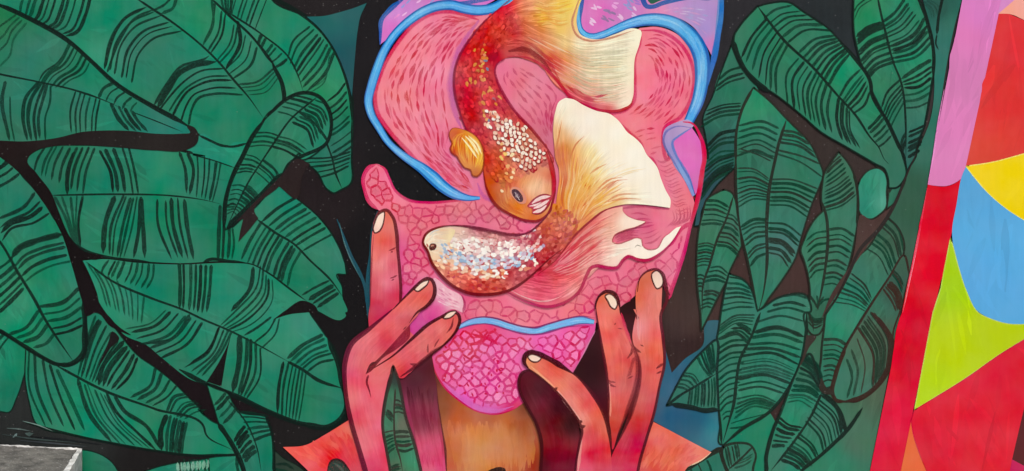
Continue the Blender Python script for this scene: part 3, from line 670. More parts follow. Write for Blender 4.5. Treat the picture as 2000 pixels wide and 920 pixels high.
leaf('small leaf at the lower left of the right leaf cluster',
     "E2 340,210 290,230 240,262 215,340 195,420 180,560 178,650 185,800 200,920 E3 205,110! 250,20 E2 260,920 320,800 350,745 372,680 410,600 440,535! 430,440 415,350 402,265 385,230",
     gl(("E2 310,240", (54, 132, 100)), ("E2 240,460", (66, 128, 100)), ("E2 350,610 300,620", (56, 130, 102)), ("E2 390,480", (58, 116, 92)), ("E2 230,850", (52, 120, 94))), edge=4, ink=INKR,
     mids=["6|E2 390,250 350,380 300,490 250,655 220,740 210,930"],
     groups=["6 7|E2 240,272 300,275 362,310|E2 212,410 270,405 330,412", "8 6|E2 195,525 240,518 282,532|E2 178,655 215,645 256,648", "5 6|E2 185,705 205,703 222,712|E2 185,800 200,795 212,802", "8 8|E2 350,350 390,360 417,392|E2 295,530 360,540 422,592", "4 8|E2 265,660 310,655 357,692|E2 220,742 290,730 345,747", "5 8|E2 228,800 270,795 312,812|E2 205,900 235,885 262,892"])
leaf('pointed leaf with a lobed side in the right leaf cluster',
     "E2 1000,-10! 1045,40 1085,110 1105,190 1112,260 1108,420 1090,520 1070,610 1040,710 1000,810 940,930 E3 930,0 910,90 880,130 850,130 820,95 815,0 E2 828,880 822,700 800,620 780,560 800,500 825,440 870,370 912,330! 900,270 905,180 915,120 950,60",
     gl(("E2 1000,80 1040,160", (64, 122, 94)), ("E2 1000,370", (64, 130, 104)), ("E2 860,430", (58, 130, 102)), ("E2 870,780", (60, 132, 106)), ("E2 990,640", (56, 122, 96)), ("E2 900,900", (54, 110, 86))), edge=4, ink=INKR,
     mids=["8|E2 905,280 930,370 938,480 925,650 900,800 875,910", "4|E3 825,0 850,60 855,110"], lines=["7|E2 1085,110 1105,190 1112,260 1106,420"],
     groups=["11 8|E2 1005,20 960,60 932,95|E2 1098,240 1020,300 920,332", "7 8|E2 932,450 870,460 815,502|E2 918,670 870,680 835,722", "10 7|E2 945,440 1020,435 1090,478|E2 920,760 965,752 1012,772", "5 7|E2 830,820 860,860 880,895|E2 980,850 920,850 895,870", "4 7|E3 830,10 860,40 912,35|E3 830,60 860,90 905,70"])
leaf('long leaf along the dark diagonal stem, right side',
     "F2 392,370! 450,425 490,560 480,600 400,720 270,912 F3 240,40 200,110 100,350 75,430! 20,440 10,250 25,100 40,0 F2 90,850 160,700 230,590 280,545 340,450",
     gl(("F2 400,500", (60, 98, 76)), ("F2 230,660", (62, 126, 102)), ("F2 160,880 F3 100,60", (46, 142, 112)), ("F3 60,260", (54, 122, 96)), ("F2 330,620", (66, 122, 98))), edge=4, ink=INKR,
     mids=["6|F2 490,592 400,720 275,915 F3 200,110 130,235 75,425"],
     groups=["7 8|F2 395,372 450,430 490,575|F2 280,555 335,590 398,705", "7 7|F2 190,700 260,760 300,838|F2 90,860 200,880 262,912", "9 7|F3 30,155 100,155 167,192|F3 25,400 50,390 82,400", "1 9|F3 30,158 100,158 165,195|F3 30,158 100,158 165,195"], )
leaf('rounded brown edged leaf near the red border',
     "F2 490,590 520,700! F2 470,900 F3 425,120 420,200 402,310 360,390 300,455 240,495 190,512 140,515 95,505 75,470 90,370 150,205 240,50 F2 280,905 400,720",
     gl(("F3 130,400", (64, 128, 104)), ("F3 250,200", (80, 116, 94)), ("F3 360,150", (76, 98, 78)), ("F2 400,820", (62, 90, 74)), ("F2 350,860", (56, 120, 96))), edge=4, ink=(58, 38, 32),
     lines=["13|F3 300,0 370,80 418,170 405,300 360,390 300,455 220,502 140,515", "10|F3 150,515 95,508 75,470 90,370 150,205"],
     groups=["4 12 0.9|F2 365,780 420,860 445,918|F2 400,740 455,800 472,905", "3 6|F2 430,680 460,710 482,760|F2 420,700 450,740 475,800", "6 9|F3 230,95 310,240 305,430|F3 300,5 395,150 385,370", "2 10 0.95|F3 225,95 305,230 310,420|F3 320,10 400,160 385,330", "3 7 0.7|F3 160,278 187,360 160,492|F3 215,145 262,300 240,465"])
leaf('wide leaf with many arched stripes, lower right centre',
     "E2 365,695! 450,730 490,780 510,830 530,912! 560,895 640,840 690,822 812,822 830,920 E3 812,0 812,120 800,200 782,280 720,420 680,490 600,575 520,630 440,675 335,765! 322,765 315,640 305,550 290,400 288,280 292,180 E3 305,100 E2 320,915 340,800",
     gl(("E2 430,850", (58, 134, 110)), ("E2 720,880", (60, 134, 110)), ("E3 600,150 650,320", (56, 134, 108)), ("E3 370,250", (58, 130, 104)), ("E3 550,480", (40, 142, 108)), ("E3 360,480", (46, 136, 106)), ("E3 450,600", (42, 132, 100))), edge=4, ink=(26, 44, 36),
     mids=["8|E3 548,0 490,150 430,270 408,400 395,520 360,650 328,760"], lines=["8|E3 815,0 812,120 782,280 720,420 600,575 440,675 335,765", "6|E3 288,330 290,400 305,550 318,680 322,765"],
     groups=["7 8|E2 370,715 440,730 482,762|E2 325,912 410,890 507,890", "4 6|E3 510,15 400,20 310,78|E3 495,70 420,60 300,130", "4 10 0.95|E3 490,105 450,78 415,70|E3 475,175 420,125 303,155", "11 7|E3 470,160 380,165 295,215|E3 400,510 350,530 315,572", "2 8|E3 378,572 350,575 330,592|E3 368,602 350,602 335,618",
             "4 8|E2 680,825 760,820 818,838|E3 530,55 660,20 802,52", "3 9|E3 510,115 640,88 802,142|E3 480,185 650,180 780,217", "1 14 0.95|E3 510,117 640,87 802,142|E3 510,117 640,87 802,142", "1 9|E3 460,212 620,210 772,258|E3 460,212 620,210 772,258", "1 9|E3 440,252 620,236 765,300|E3 440,252 620,236 765,300", "5 6 0.6|E3 438,285 600,270 752,330|E3 428,370 570,345 735,390", "3 9|E3 425,385 560,360 720,410|E3 415,452 540,430 682,468", "5 6 0.75|E3 412,500 540,480 645,522|E3 398,612 500,545 620,562", "2 6|E3 378,670 430,665 560,612|E3 385,640 450,620 590,585"])
leaf('pointed leaf on the blue patch beside the right hand',
     "E3 5,540! 60,430 110,340 220,218 287,160 296,350 306,565! 270,570 150,550 45,530",
     gl(("E3 160,330", (58, 134, 108)), ("E3 220,470", (60, 124, 104)), ("E3 60,500", (50, 124, 104))), edge=5, ink=(26, 40, 38),
     mids=["7|E3 10,535 90,475 150,440 290,355"], lines=["12|E3 35,532 150,550 230,568 300,558"],
     groups=["6 8|E3 268,180 278,260 285,332|E3 185,260 215,320 258,372", "5 6 0.7|E3 110,350 160,360 190,402|E3 60,430 100,437 130,452", "9 8|E3 280,380 285,450 280,542|E3 140,455 135,490 128,535"])
leaf('lower right leaf with hooked stripes',
     "E3 782,280! 830,240 870,330 900,450 960,510 1000,560 1035,640 1042,690 980,752 880,842 780,922 700,1000! 590,1000! 578,900 590,780 625,670 660,590 720,430",
     gl(("E3 760,560", (48, 142, 110)), ("E3 640,850", (60, 130, 104)), ("E3 900,650", (60, 128, 104)), ("E3 840,330", (60, 116, 92)), ("E3 740,870", (44, 138, 108))), edge=5, ink=(26, 42, 35),
     mids=["7|E3 902,465 840,600 740,750 605,920"], lines=["9|E3 660,595 625,670 595,770 580,850 590,930", "9|E3 900,460 960,510 1020,600 1042,690", "9|E3 780,915 880,840 980,750 1050,680 1140,550"],
     groups=["7 9|E3 810,255 870,300 903,385|E3 735,450 820,455 882,492", "4 9 0.95|E3 800,262 860,310 903,420|E3 780,320 830,350 890,440", "3 6 0.6|E3 720,480 800,480 870,515|E3 705,520 770,510 840,550", "8 6|E3 900,480 1000,570 1035,690|E3 815,635 890,720 912,805", "2 13|E3 905,475 1005,570 1035,690|E3 912,480 990,560 1020,700", "6 11 0.92|E3 655,605 710,650 792,667|E3 610,775 650,770 692,772", "8 9|E3 770,700 850,770 882,832|E3 665,852 740,880 782,912", "3 12 0.95|E3 705,800 780,830 850,890|E3 665,852 740,880 782,912"])
leaf('small rounded leaf at the bottom right of centre',
     "E3 330,785 420,755 490,768 520,820 505,900 500,1000! 350,1000! 330,860",
     gl(("E3 440,830", (58, 128, 104)), ("E3 350,820", (52, 124, 98))), edge=5, ink=INKR, mids=["6|E3 500,780 430,850 355,915"],
     groups=["5 7|E3 345,788 355,840 368,895|E3 415,770 422,800 425,835", "3 5 0.6|E3 400,900 460,880 490,860|E3 420,860 470,840 500,820"])
leaf('green leaf under the right salmon triangle',
     "E3 312,790! 335,870 360,920 380,1000! 20,1000! 100,918 250,822",
     gl(("E3 250,880", (44, 122, 100))), edge=4, ink=INKR, lines=["12|E3 90,922 250,825 330,780", "9|E3 312,790 335,870 360,930"], groups=["3 6|E3 140,900 150,920 160,960|E3 240,860 255,890 265,950"])
b = Brush()
for s in ("F2 505,120! 440,280 390,370 340,450 230,600 150,720 90,830 40,905 5,970! 70,810 110,745 180,640 200,560 220,400! 235,355 300,385 360,350 430,290",):
    b.fill(smooth(P(s), True), (72, 53, 49))
b.fill(smooth(P("E3 812,130! 870,140 830,200 790,290 770,320! 800,220"), True), (56, 48, 42))
b.stroke(smooth(P("F2 560,0 500,130 440,280 350,430 230,560 170,690 90,850 40,930")), 7, (44, 38, 36), 0.95)
b.stroke(smooth(P("E3 900,380 915,450 960,465 975,480")), 12, (50, 44, 38), 0.95)
b.build('leaf_gap', 'ground', mural, 'brown black diagonal stem between the right leaves')

# ---- red border and the bright panel beyond it
def flat(name, label, poly, col, edge=None, ew=3, step=6, parent=None, grid=30, mat='panel'):
    b = Brush(); pl = smooth(P(poly), True, step); b.fill(pl, col, grid)
    o = b.build(name, mat, parent or mural, label)
    f = field(col) if not callable(col) else col
    b = Brush(); r = np.random.default_rng(len(label)); lo, hi = pl.min(0), pl.max(0)
    base = 1.2 + r.random() * 0.8
    for i in range(int(40 + (hi - lo).prod() / 900)):      # roller and brush laps, a shade off
        p = lo + (hi - lo) * r.random(2); a = base + r.normal(0, 0.35); L = 30 + 50 * r.random()
        q = p + np.linspace(-L, L, 12)[:, None] * np.array((math.cos(a), math.sin(a))) + np.c_[np.zeros(12), np.sin(np.linspace(0, 3, 12)) * r.normal(0, 6)]
        if not inside(q[[0, 3, 6, 9, 11]], pl).all(): continue
        d = r.normal(0, 2.4)
        b.stroke(q, 5 + 14 * r.random(), lambda k, d=d: f(k) * (1 + d / 100), 1.0, taper=(0.3, 0.5))
    b.build('brush_laps', 'panel', o)
    if edge is not None:
        b = Brush(); b.stroke(np.r_[pl, pl[:2]], ew, edge, 0.8, taper=(0, 0)); b.build('paint_edge', 'stroke', o)
    return o
flat('border_strip', 'upright pink border strip, upper part', "F1 836,-60! 1070,-60! 1040,60! 857,920! F2 828,140! 780,172 735,188 680,188 624,180! F1 650,920!",
     [("F1 850,200", (224, 126, 186)), ("F1 800,700", (222, 128, 186)), ("F2 720,80", (220, 130, 185)), ("F1 930,100", (220, 128, 196)), ("F1 870,500", (214, 128, 182))])
flat('border_strip', 'upright red border strip, lower part', "F2 626,180! 680,190 735,190 780,174 828,142! 770,430! 658,925! F3 540,570! 470,925! 450,1010! 268,1010! 290,920!",
     [("F2 700,300", (216, 16, 42)), ("F2 620,600", (222, 12, 40)), ("F3 500,200", (212, 18, 46)), ("F3 400,700", (218, 30, 62))])
b = Brush()
b.stroke(smooth(P("F2 622,200 555,560 475,925")), 4, (244, 70, 96), 0.7); b.stroke(smooth(P("F2 560,560 500,830 F3 480,0")), 2, (255, 150, 170), 0.6)
b.stroke(smooth(P("F1 720,520 690,680 655,915 F2 628,170")), 3, (240, 150, 210), 0.8)
b.build('border_edge', 'stroke', mural)
flat('painted_panel', 'tall vermilion red shape at the right edge', "F1 1040,62! 1100,85 1187,122! P 2100,75! 2100,300! F2 1300,-30! 1187,0 1000,50 845,74! F1 855,920!",
     [("F1 1100,200 1050,400", (222, 50, 54)), ("F1 1120,600", (220, 52, 54)), ("F1 1000,800", (222, 66, 58)), ("F2 950,30", (216, 70, 54))])
flat('painted_panel', 'peach pink corner at the top right', "F1 1028,82! 1145,-20! P 2100,-60! 2100,70! F1 1187,120! 1100,84",
     [("F1 1100,60", (246, 166, 142)), ("F1 1170,20", (244, 172, 160))])
flat('painted_panel', 'lilac sliver at the top right', "F1 1066,-60! 1240,-60! 1135,-5! 1025,88! 1040,40!", (216, 140, 200))
flat('painted_panel', 'yellow shape on the right panel', "F2 845,74! 1000,50 1187,0! P 2100,270! 2100,470! F2 1187,388 1080,320 970,225 900,145",
     [("F2 1100,150", (242, 214, 14)), ("F2 950,100", (244, 212, 20))], edge=(252, 240, 120), ew=2)
flat('painted_panel', 'large sky blue shape on the right panel', "F2 845,78! 900,150 970,228 1080,322 1187,391 P 2100,480! 2100,640! F3 1187,68 1100,66 1000,40 900,-20 F2 850,800 800,650 770,520 765,460 790,300 830,110",
     [("F2 950,400", (92, 172, 224)), ("F2 1000,650", (90, 170, 224)), ("F2 870,200", (88, 166, 216)), ("F2 1120,500", (94, 174, 226))])
flat('painted_panel', 'lime green shape on the right panel', "F2 755,490! 768,530 800,652 850,802 915,920 F3 1000,42 1100,68 1187,70 P 2100,634! 2100,590! F3 1187,152! 1050,235 850,375 548,562! 655,0! F2 700,780!",
     [("F3 750,200", (188, 212, 20)), ("F2 760,750", (166, 208, 24)), ("F3 1000,130", (184, 208, 20)), ("F3 650,420", (182, 216, 30))], edge=(204, 226, 90), ew=2)
flat('painted_panel', 'orange sliver at the foot of the right panel', "F3 530,620! 545,700 580,810 630,925 670,1010! 445,1010! 468,922!", [("F3 520,850", (230, 108, 60)), ("F3 560,900", (234, 100, 60))])
flat('painted_panel', 'crimson shape at the foot of the right panel', "F3 548,564! 850,378 1050,238 1187,154! P 2100,590! 2100,700! F3 1187,540! 1110,880! 1090,1010! 665,1010! 620,920 570,800 540,700 528,625!",
     [("F3 900,500", (222, 36, 56)), ("F3 700,750", (218, 36, 58)), ("F3 1100,250", (218, 28, 50)), ("F3 950,850", (224, 44, 60))], edge=(206, 26, 56), ew=2)
flat('painted_panel', 'dark brown shape at the bottom right corner', "F3 1187,530! 1112,850! 1187,892! P 2100,940! 2100,760!", (92, 42, 44))
flat('painted_panel', 'magenta wedge at the bottom right corner', "F3 1112,850! 1187,890! P 2100,940! 2100,1010! F3 1080,1010!", (200, 40, 92))

# ---- the pink head shape, its blue ribbons and its skin patterns
def figure(name, label, poly, col, grid=7, parent=None, step=4, mat='body'):
    b = Brush(); pl = smooth(P(poly), True, step); b.fill(pl, col, grid)
    return b.build(name, mat, parent or mural, label), pl

def ribbon(label, poly_mid, w, core, edge, light, parent=None, widths=None, name='ribbon'):
    """painted ribbon: dark blue sides, bright core, a pale highlight line"""
    c = smooth(P(poly_mid))
    w = w if widths is None else np.interp(np.linspace(0, 1, len(c)), np.linspace(0, 1, len(widths)), widths)
    b = Brush(); b.stroke(c, w, edge, 1.0, taper=(0, 0), wob=0.06); o = b.build(name, 'body', parent or mural, label)
    b = Brush(); b.stroke(c, np.asarray(w) * 0.80, core, 1.0, taper=(0, 0), wob=0.10, soft=0.28)
    r = np.random.default_rng(len(c))
    for i in range(26):
        a = int(r.random() * len(c) * 0.85); e = min(len(c), a + int(len(c) * (0.06 + 0.12 * r.random())))
        if e - a < 4: continue
        k = c[a:e]; t = np.gradient(k, axis=0); t /= np.hypot(t[:, 0], t[:, 1])[:, None]
        ww = np.asarray(w)[a:e] if np.ndim(w) else np.full(len(k), w)
        k = k + np.c_[-t[:, 1], t[:, 0]] * (ww * (r.random() - 0.5) * 0.42)[:, None]
        b.stroke(k, ww.mean() * (0.08 + 0.14 * r.random()), light[r.integers(len(light))], 0.5, taper=(0.4, 0.5))
    b.build('ribbon_core', 'stroke', o)
    return o

head, HP = figure('head_shape', 'pink head shape filled with tick marks and cracked cells',
    "C1 790,40! 660,92 520,62 430,75 330,130 230,240 130,420 90,570 100,640 180,770 290,890 C2 370,90 500,190 620,250 705,262! 550,277 400,287 290,272 215,215 180,140 150,82 108,60 60,82 30,135 38,220 65,285 115,325 215,420 228,550 235,840 C3 420,60 440,140 640,190! 735,80 800,60 900,55 1000,80 D3 80,122 220,100 330,65 490,60! D2 470,900 520,860 590,800 690,720 715,700! 758,832! 850,560 885,410 910,300 900,260 840,120 760,-20 D1 760,920 735,800 740,740 850,700 915,590 937,450 905,315 805,200 690,158 590,165! 400,300 C1 1187,300 1100,100",
    [("C1 250,500 400,300 300,700", (244, 138, 157)), ("C1 500,200 450,150", (240, 130, 152)), ("C1 470,800 C2 560,120", (236, 122, 150)), ("C2 620,200", (226, 116, 160)), ("C1 950,500 1050,600", (232, 122, 146)), ("C1 1100,750", (214, 110, 140)), ("D1 700,400 640,480", (244, 128, 148)), ("D1 800,600 620,720", (240, 118, 138)), ("D2 820,250 720,400", (238, 124, 146)), ("D2 600,430 560,340", (222, 108, 138)), ("C2 100,200 130,250", (242, 120, 148)), ("C2 350,340 600,330 350,430", (240, 122, 140)), ("C2 300,640", (236, 112, 142)), ("C2 255,560 260,700 260,780", (224, 76, 138)), ("C2 340,700", (236, 116, 148)), ("C2 700,860 900,880", (240, 122, 146)), ("C2 620,850", (230, 96, 140)), ("C2 830,330 950,440", (236, 116, 142)), ("D2 420,740 600,700", (240, 116, 142)), ("D2 800,560", (242, 124, 148)), ("D2 740,760 500,840 350,860", (240, 116, 144)), ("C3 900,30 D3 100,30", (242, 120, 140)), ("C3 500,60", (214, 64, 150)), ("D3 420,30", (240, 120, 130))], 9)
# magenta rims round the pink
b = Brush()
RIM = (214, 44, 98)
for c, w, s in (("C1 720,90 660,95 520,70 430,82 335,135 235,245 135,425 98,570 108,640 185,765 290,880 C2 375,85 505,185 620,245", 10, 0.5), ("C1 700,118 560,75 470,72 370,110 250,215", 8, 0.5),
                ("D1 600,180 680,180 790,225 875,330 905,450 885,580 825,680 735,745 725,800 755,925 D2 770,10 840,120 905,260", 9, 0.4), ("D1 600,180 590,250 562,320 556,480 545,600 500,640 425,660 520,765 590,830 635,920 D2 650,30 700,95", 12, 0.4),
                ("C2 105,62 60,84 32,135 40,220 66,283 115,325", 8, 0.2), ("C2 105,62 150,85 178,140 215,215 290,270 400,285 550,276 690,262", 6, 0.35), ("D2 960,-60 955,80 930,250 885,410 850,560 758,835! 720,720", 9, 0.3), ("D2 715,705 757,832", 6, 0.2), ("D2 890,400 840,430 760,540", 9, 0.2)):
    b.stroke(smooth(P(c)), w, RIM, 0.92, soft=s, taper=(0.1, 0.1))
for c, w in (("C1 700,120 640,200 590,290 560,380 540,480 545,560 570,680 600,750", 20), ("C2 690,170 720,240 800,290", 10)):
    b.stroke(smooth(P(c)), w, (196, 92, 160), 0.75, soft=0.6, taper=(0.3, 0.2))
b.build('magenta_rim', 'stroke', head)
# tick marks
TK = [(214, 48, 84), (206, 34, 70), (224, 84, 112), (216, 70, 104)]
b = Brush()
cl = smooth(P("C1 690,105 600,95 480,85 370,125 270,225 170,400 125,560 140,640 210,750 330,880 C2 330,20 470,130 620,230 690,230 640,120 560,30 C1 520,860 530,750 510,640 500,480 540,360 600,240 680,140"), True)
dashes(b, "C1 640,110 480,100 360,170 230,330 140,530 160,660 300,850 C2 400,60 560,190 680,235", "C1 690,140 600,230 535,350 500,500 515,640 535,760 520,860 C2 600,60 660,190", 10, 27, 22, 5.0, TK, 1.0, 3, cl, 0.12)
dashes(b, "C1 640,110 480,100 360,170 230,330 140,530 160,660 300,850 C2 400,60 560,190 680,235", "C1 690,140 600,230 535,350 500,500 515,640 535,760 520,860 C2 600,60 660,190", 6, 28, 15, 3.0, [(228, 96, 122), (232, 108, 132)], 0.8, 13, cl, 0.1)
dashes(b, "C1 500,120 300,300 200,560 330,800", "C1 560,250 440,420 430,600 500,740", 4, 56, 26, 8, [(206, 26, 62), (200, 40, 70)], 0.9, 21, cl, 0.3)
cl = smooth(P("D1 610,200 700,195 800,240 870,340 895,450 870,580 800,680 720,740 730,880 690,920 620,860 540,770 460,670 560,600 575,480 585,330"), True)
dashes(b, "D1 610,215 700,200 800,250 870,350 890,460 865,580 800,670 720,740", "D1 600,330 640,330 680,400 690,480 650,560 580,620 500,680", 8, 26, 22, 5.0, TK, 1.0, 5, cl, 0.1)
dashes(b, "D1 640,230 720,300 760,450 700,620 560,700", "D1 640,330 690,420 690,500 620,610 520,670", 4, 26, 15, 3.0, [(226, 92, 116)], 0.8, 15, cl, 0.1)
dashes(b, "D1 520,770 600,740 700,730", "D1 640,920 690,900 750,880", 6, 18, 16, 3.6, TK, 0.9, 7, cl, 0.1)
cl = smooth(P("C1 840,400 900,380 1000,410 1100,490 1160,560 1130,640 1120,860 1010,730 890,580 835,480"), True)
dashes(b, "C1 860,390 830,440 880,560 1000,710 1110,860", "C1 920,390 1050,450 1160,560 1130,640 1120,760", 6, 20, 17, 5, [(196, 60, 100), (206, 84, 116), (200, 70, 108)], 0.8, 9, cl, 0.1)
b.build('tick_marks', 'stroke', head)
# curved folds at the right
b = Brush()
FO = (204, 66, 108)
for i in range(17):
    t = i / 16; c = (1 - t) * np.array((690, 20)) + t * np.array((800, 330)); q = np.array([c + (0, 8), c + (26, 22), c + (58, 8), c + (84, -10 + 20 * t)])
    q = q / 2.9677 + (1050, 300)
    b.stroke(resample(smooth(np.c_[q, np.zeros(4)]), 12) + RNG.normal(0, 1.5, 2), 2.4, FO, 0.5, soft=0.3)
lerp_strokes(b, 7, P("D2 540,350 580,345 640,360"), P("D2 620,520 660,515 720,470"), 3, FO, 0.6)
lerp_strokes(b, 6, P("D2 780,330 790,380 740,430"), P("D2 880,300 880,370 800,420"), 3, FO, 0.6)
lerp_strokes(b, 5, P("D2 440,480 500,440 600,430"), P("D2 460,510 520,490 580,490"), 4, (190, 52, 100), 0.6)
b.stroke(smooth(P("D2 495,318 600,300 700,310 760,325")), 12, (196, 60, 110), 0.7, soft=0.5)
b.build('fold_marks', 'stroke', head)
# cracked cells
b = Brush()
cl = smooth(P("C2 60,90 110,70 150,100 190,190 230,250 300,285 420,297 560,287 720,270 800,300 880,350 1000,400 960,450 800,435 600,410 440,425 385,470 370,520 400,570 430,650 480,720 440,740 380,720 260,820 250,500 210,340 110,310 60,280 40,200"), True)
draw_cells(b, cl, 16, (222, 70, 112), 3.3, 1.0, 5, [(246, 146, 162), (242, 134, 154)], 0.6,
           lcols=field([("C2 100,180 80,130 140,250", (214, 34, 72)), ("C2 350,340 600,330", (214, 82, 112)), ("C2 300,560", (218, 52, 104)), ("C2 850,380", (206, 60, 104))]))
cl = smooth(P("C2 620,850 760,830 900,850 1050,890 1187,890 D2 140,880 250,800 300,700 480,670 530,610 660,630 760,550 870,420 860,500 820,620 760,810 700,720 600,760 520,860 440,900 D3 470,20 330,50 100,90 C3 1000,60 900,30 760,60 C2 600,930"), True)
draw_cells(b, cl, 19, (216, 64, 108), 3.3, 1.0, 8, [(246, 136, 158), (240, 122, 150)], 0.5)
b.build('cracked_cells', 'stroke', head)
b = Brush()
cl = smooth(P("C2 440,720 520,780 600,830 610,920 C3 700,-20 560,60 520,20 C2 440,840"), True)
b.fill(cl, [("C2 500,780", (242, 178, 192)), ("C2 560,870 520,830", (246, 196, 204)), ("C2 460,900", (230, 90, 146)), ("C3 560,30", (220, 70, 150))], 8, 1.0)
b.build('pale_patch', 'stroke', head)
b = Brush(); dashes(b, "C2 450,740 520,800 600,850", "C2 440,850 500,880 600,910", 6, 14, 12, 3, [(214, 90, 140), (250, 214, 220), (222, 110, 150)], 0.8, 31, None, 0.05)
b.stroke(smooth(P("C2 600,820 615,860 605,930")), 5, (186, 44, 100), 0.8)
b.build('pale_patch_marks', 'stroke', head)

# purple cloth at both sides of the top
lil, _ = figure('lilac_shape', 'pink to lavender shape with grey dabs at the top right of the head',
    "D1 248,-60! 240,60 240,150 290,195 380,185 470,160 560,125 640,95 720,88 820,110 900,160 960,240 1012,335! 1045,100 1060,-60!",
    [("D1 300,100 350,40", (222, 116, 192)), ("D1 500,80 550,30", (206, 130, 196)), ("D1 720,70", (232, 130, 180)), ("D1 900,80", (180, 152, 206)), ("D1 970,180", (170, 150, 208)), ("D1 1010,260", (206, 128, 190)), ("D1 780,40", (196, 140, 200))], 8)
b = Brush()
for p, c in ((("D1 400,70"), (150, 130, 170)), (("D1 430,95"), (146, 120, 160)), (("D1 345,45"), (236, 190, 226)), (("D1 520,45"), (150, 160, 205)), (("D1 310,130"), (236, 200, 230)), (("D1 480,110"), (232, 190, 226)), (("D1 370,105"), (150, 120, 164)), (("D1 560,75"), (226, 190, 226)), (("D1 540,20"), (150, 150, 205)), (("D1 590,15"), (160, 120, 200)), (("D1 440,30"), (232, 170, 220))):
    q = P(p)[0, :2]
    for k in range(3): b.dab(q + RNG.normal(0, 4, 2), 13, 4, 0.6 + RNG.normal(0, 0.3), c, 0.7)
cl = smooth(P("D1 700,60 900,40 1030,60 1020,240 940,190 850,105"), True)
dashes(b, "D1 640,75 780,30 1000,20", "D1 800,110 930,190 1010,300", 9, 16, 16, 3.4, [(220, 200, 226), (160, 170, 214), (226, 160, 200), (200, 190, 226)], 0.65, 17, cl, 0.1)
b.build('colour_dabs', 'stroke', lil)
lil2, _ = figure('lilac_shape', 'lilac shape behind the blue ribbon at the top left of the head',
    "C1 128,262! 130,190 132,125 180,60 270,-10 340,-60! 860,-60! 780,10 660,45 560,20 440,35 310,105 195,205", [("C1 180,150", (216, 118, 196)), ("C1 300,40", (206, 134, 206)), ("C1 450,0 650,0", (214, 120, 200)), ("C1 200,80", (212, 150, 214))], 8)
b = Brush()
for k in range(14): b.dab(np.array((700, 0)) + np.array((200 + RNG.random() * 320, 100 - RNG.random() * 110)) / 2.9677, 12, 3.6, -0.7, [(238, 190, 232), (150, 160, 220), (230, 150, 210)][k % 3], 0.6)
b.stroke(smooth(P("C1 128,262 130,190 134,125 185,58 280,-15")), 9, (52, 96, 170), 0.95)
b.stroke(smooth(P("C1 480,15 620,18 760,-5 820,-25")), 7, (46, 100, 172), 0.9, taper=(0.5, 0))
b.build('colour_dabs', 'stroke', lil2)
notch, _ = figure('green_notch', 'small green notch with dark blue outline at the top edge', "D1 630,-60! 640,10 655,25 700,10 790,-20 900,-60!", (38, 96, 74), 8)
b = Brush()
b.stroke(smooth(P("D1 612,-60 612,10 632,40 665,42 720,22 800,2 900,-15 1000,-10 1060,-30")), 9, (40, 92, 168), 0.98, taper=(0, 0))
b.stroke(smooth(P("D1 1062,-60 1062,60 1040,220 1015,360 985,480 950,590")), 12, (52, 118, 196), 0.95, taper=(0, 0.4), soft=0.2)
b.stroke(smooth(P("D1 1046,-60 1044,60 1022,230")), 4, (110, 150, 214), 0.8, taper=(0, 0.4), soft=0.2)
b.stroke(smooth(P("D1 262,-60 248,40 238,110 250,180 320,222 420,200")), 11, (54, 98, 172), 0.98, taper=(0, 0.1), soft=0.15)
b.build('blue_outline', 'stroke', mural, 'dark blue outline round the lavender shape')
BC, BE, BL = (88, 176, 234), (44, 104, 176), [(140, 206, 240), (170, 222, 246), (100, 184, 236)]
ribbon('wavy blue ribbon round the left pink lobe',
       "C1 960,-50 860,10 780,50 690,62 610,50 540,32 460,38 380,68 300,120 215,200 150,300 110,400 78,500 60,590 75,660 120,740 175,825 242,888 C2 300,40 370,85 430,135 490,190 560,235 640,258 705,258", 17, BC, BE, BL,
       widths=[20, 20, 20, 19, 18, 17, 17, 18, 17, 15, 13, 16, 24, 20, 6])
ribbon('broad blue ribbon hooking round the right pink lobe',
       "D1 244,-40 234,60 236,120 248,175 280,206 320,215 380,202 450,172 530,140 620,118 710,118 790,140 860,190 915,255 945,330 952,410 945,500 925,590 895,660 870,712", 24, BC, BE, BL,
       widths=[9, 9, 10, 12, 14, 15, 18, 22, 25, 27, 29, 32, 32, 30, 27, 25, 22, 18])
b = Brush()
b.fill(smooth(P("D1 722,790! 732,755 800,712 880,700 905,728! 880,755 810,800 790,815 810,900 D2 830,70 880,150 910,240! 895,250! 840,140 790,70 765,10 D1 745,860"), True), [("D1 780,770", (176, 150, 196)), ("D1 860,740", (190, 160, 200)), ("D2 830,90", (130, 160, 216)), ("D1 780,880", (150, 140, 200))], 8)
sc = b.build('lavender_ribbon', 'body', mural, 'folded lavender ribbon beside the mauve patch')
figure('mauve_patch', 'mauve pink patch at the right edge of the head', "D1 890,740! 930,800 955,860 958,925 D2 950,80 930,200 912,240! 880,140 830,60 800,-10 D1 780,820!", [("D1 880,830", (222, 104, 184)), ("D2 870,50", (226, 112, 190)), ("D2 910,170", (214, 110, 180))], 8, sc)
b = Brush()
b.stroke(smooth(P("D1 890,742 810,795 785,815 800,900 D2 830,60 880,150 908,240")), 6, (96, 124, 196), 0.9, soft=0.2)
b.stroke(smooth(P("D1 840,708 890,715 940,790 962,880 962,940 D2 955,80 935,200 890,400")), 9, (216, 34, 78), 0.95, soft=0.15)
b.stroke(smooth(P("D1 890,742 800,735 740,770 728,800 750,880 D2 770,20 840,140")), 4, (110, 110, 180), 0.8)
b.build('patch_outline', 'stroke', sc)

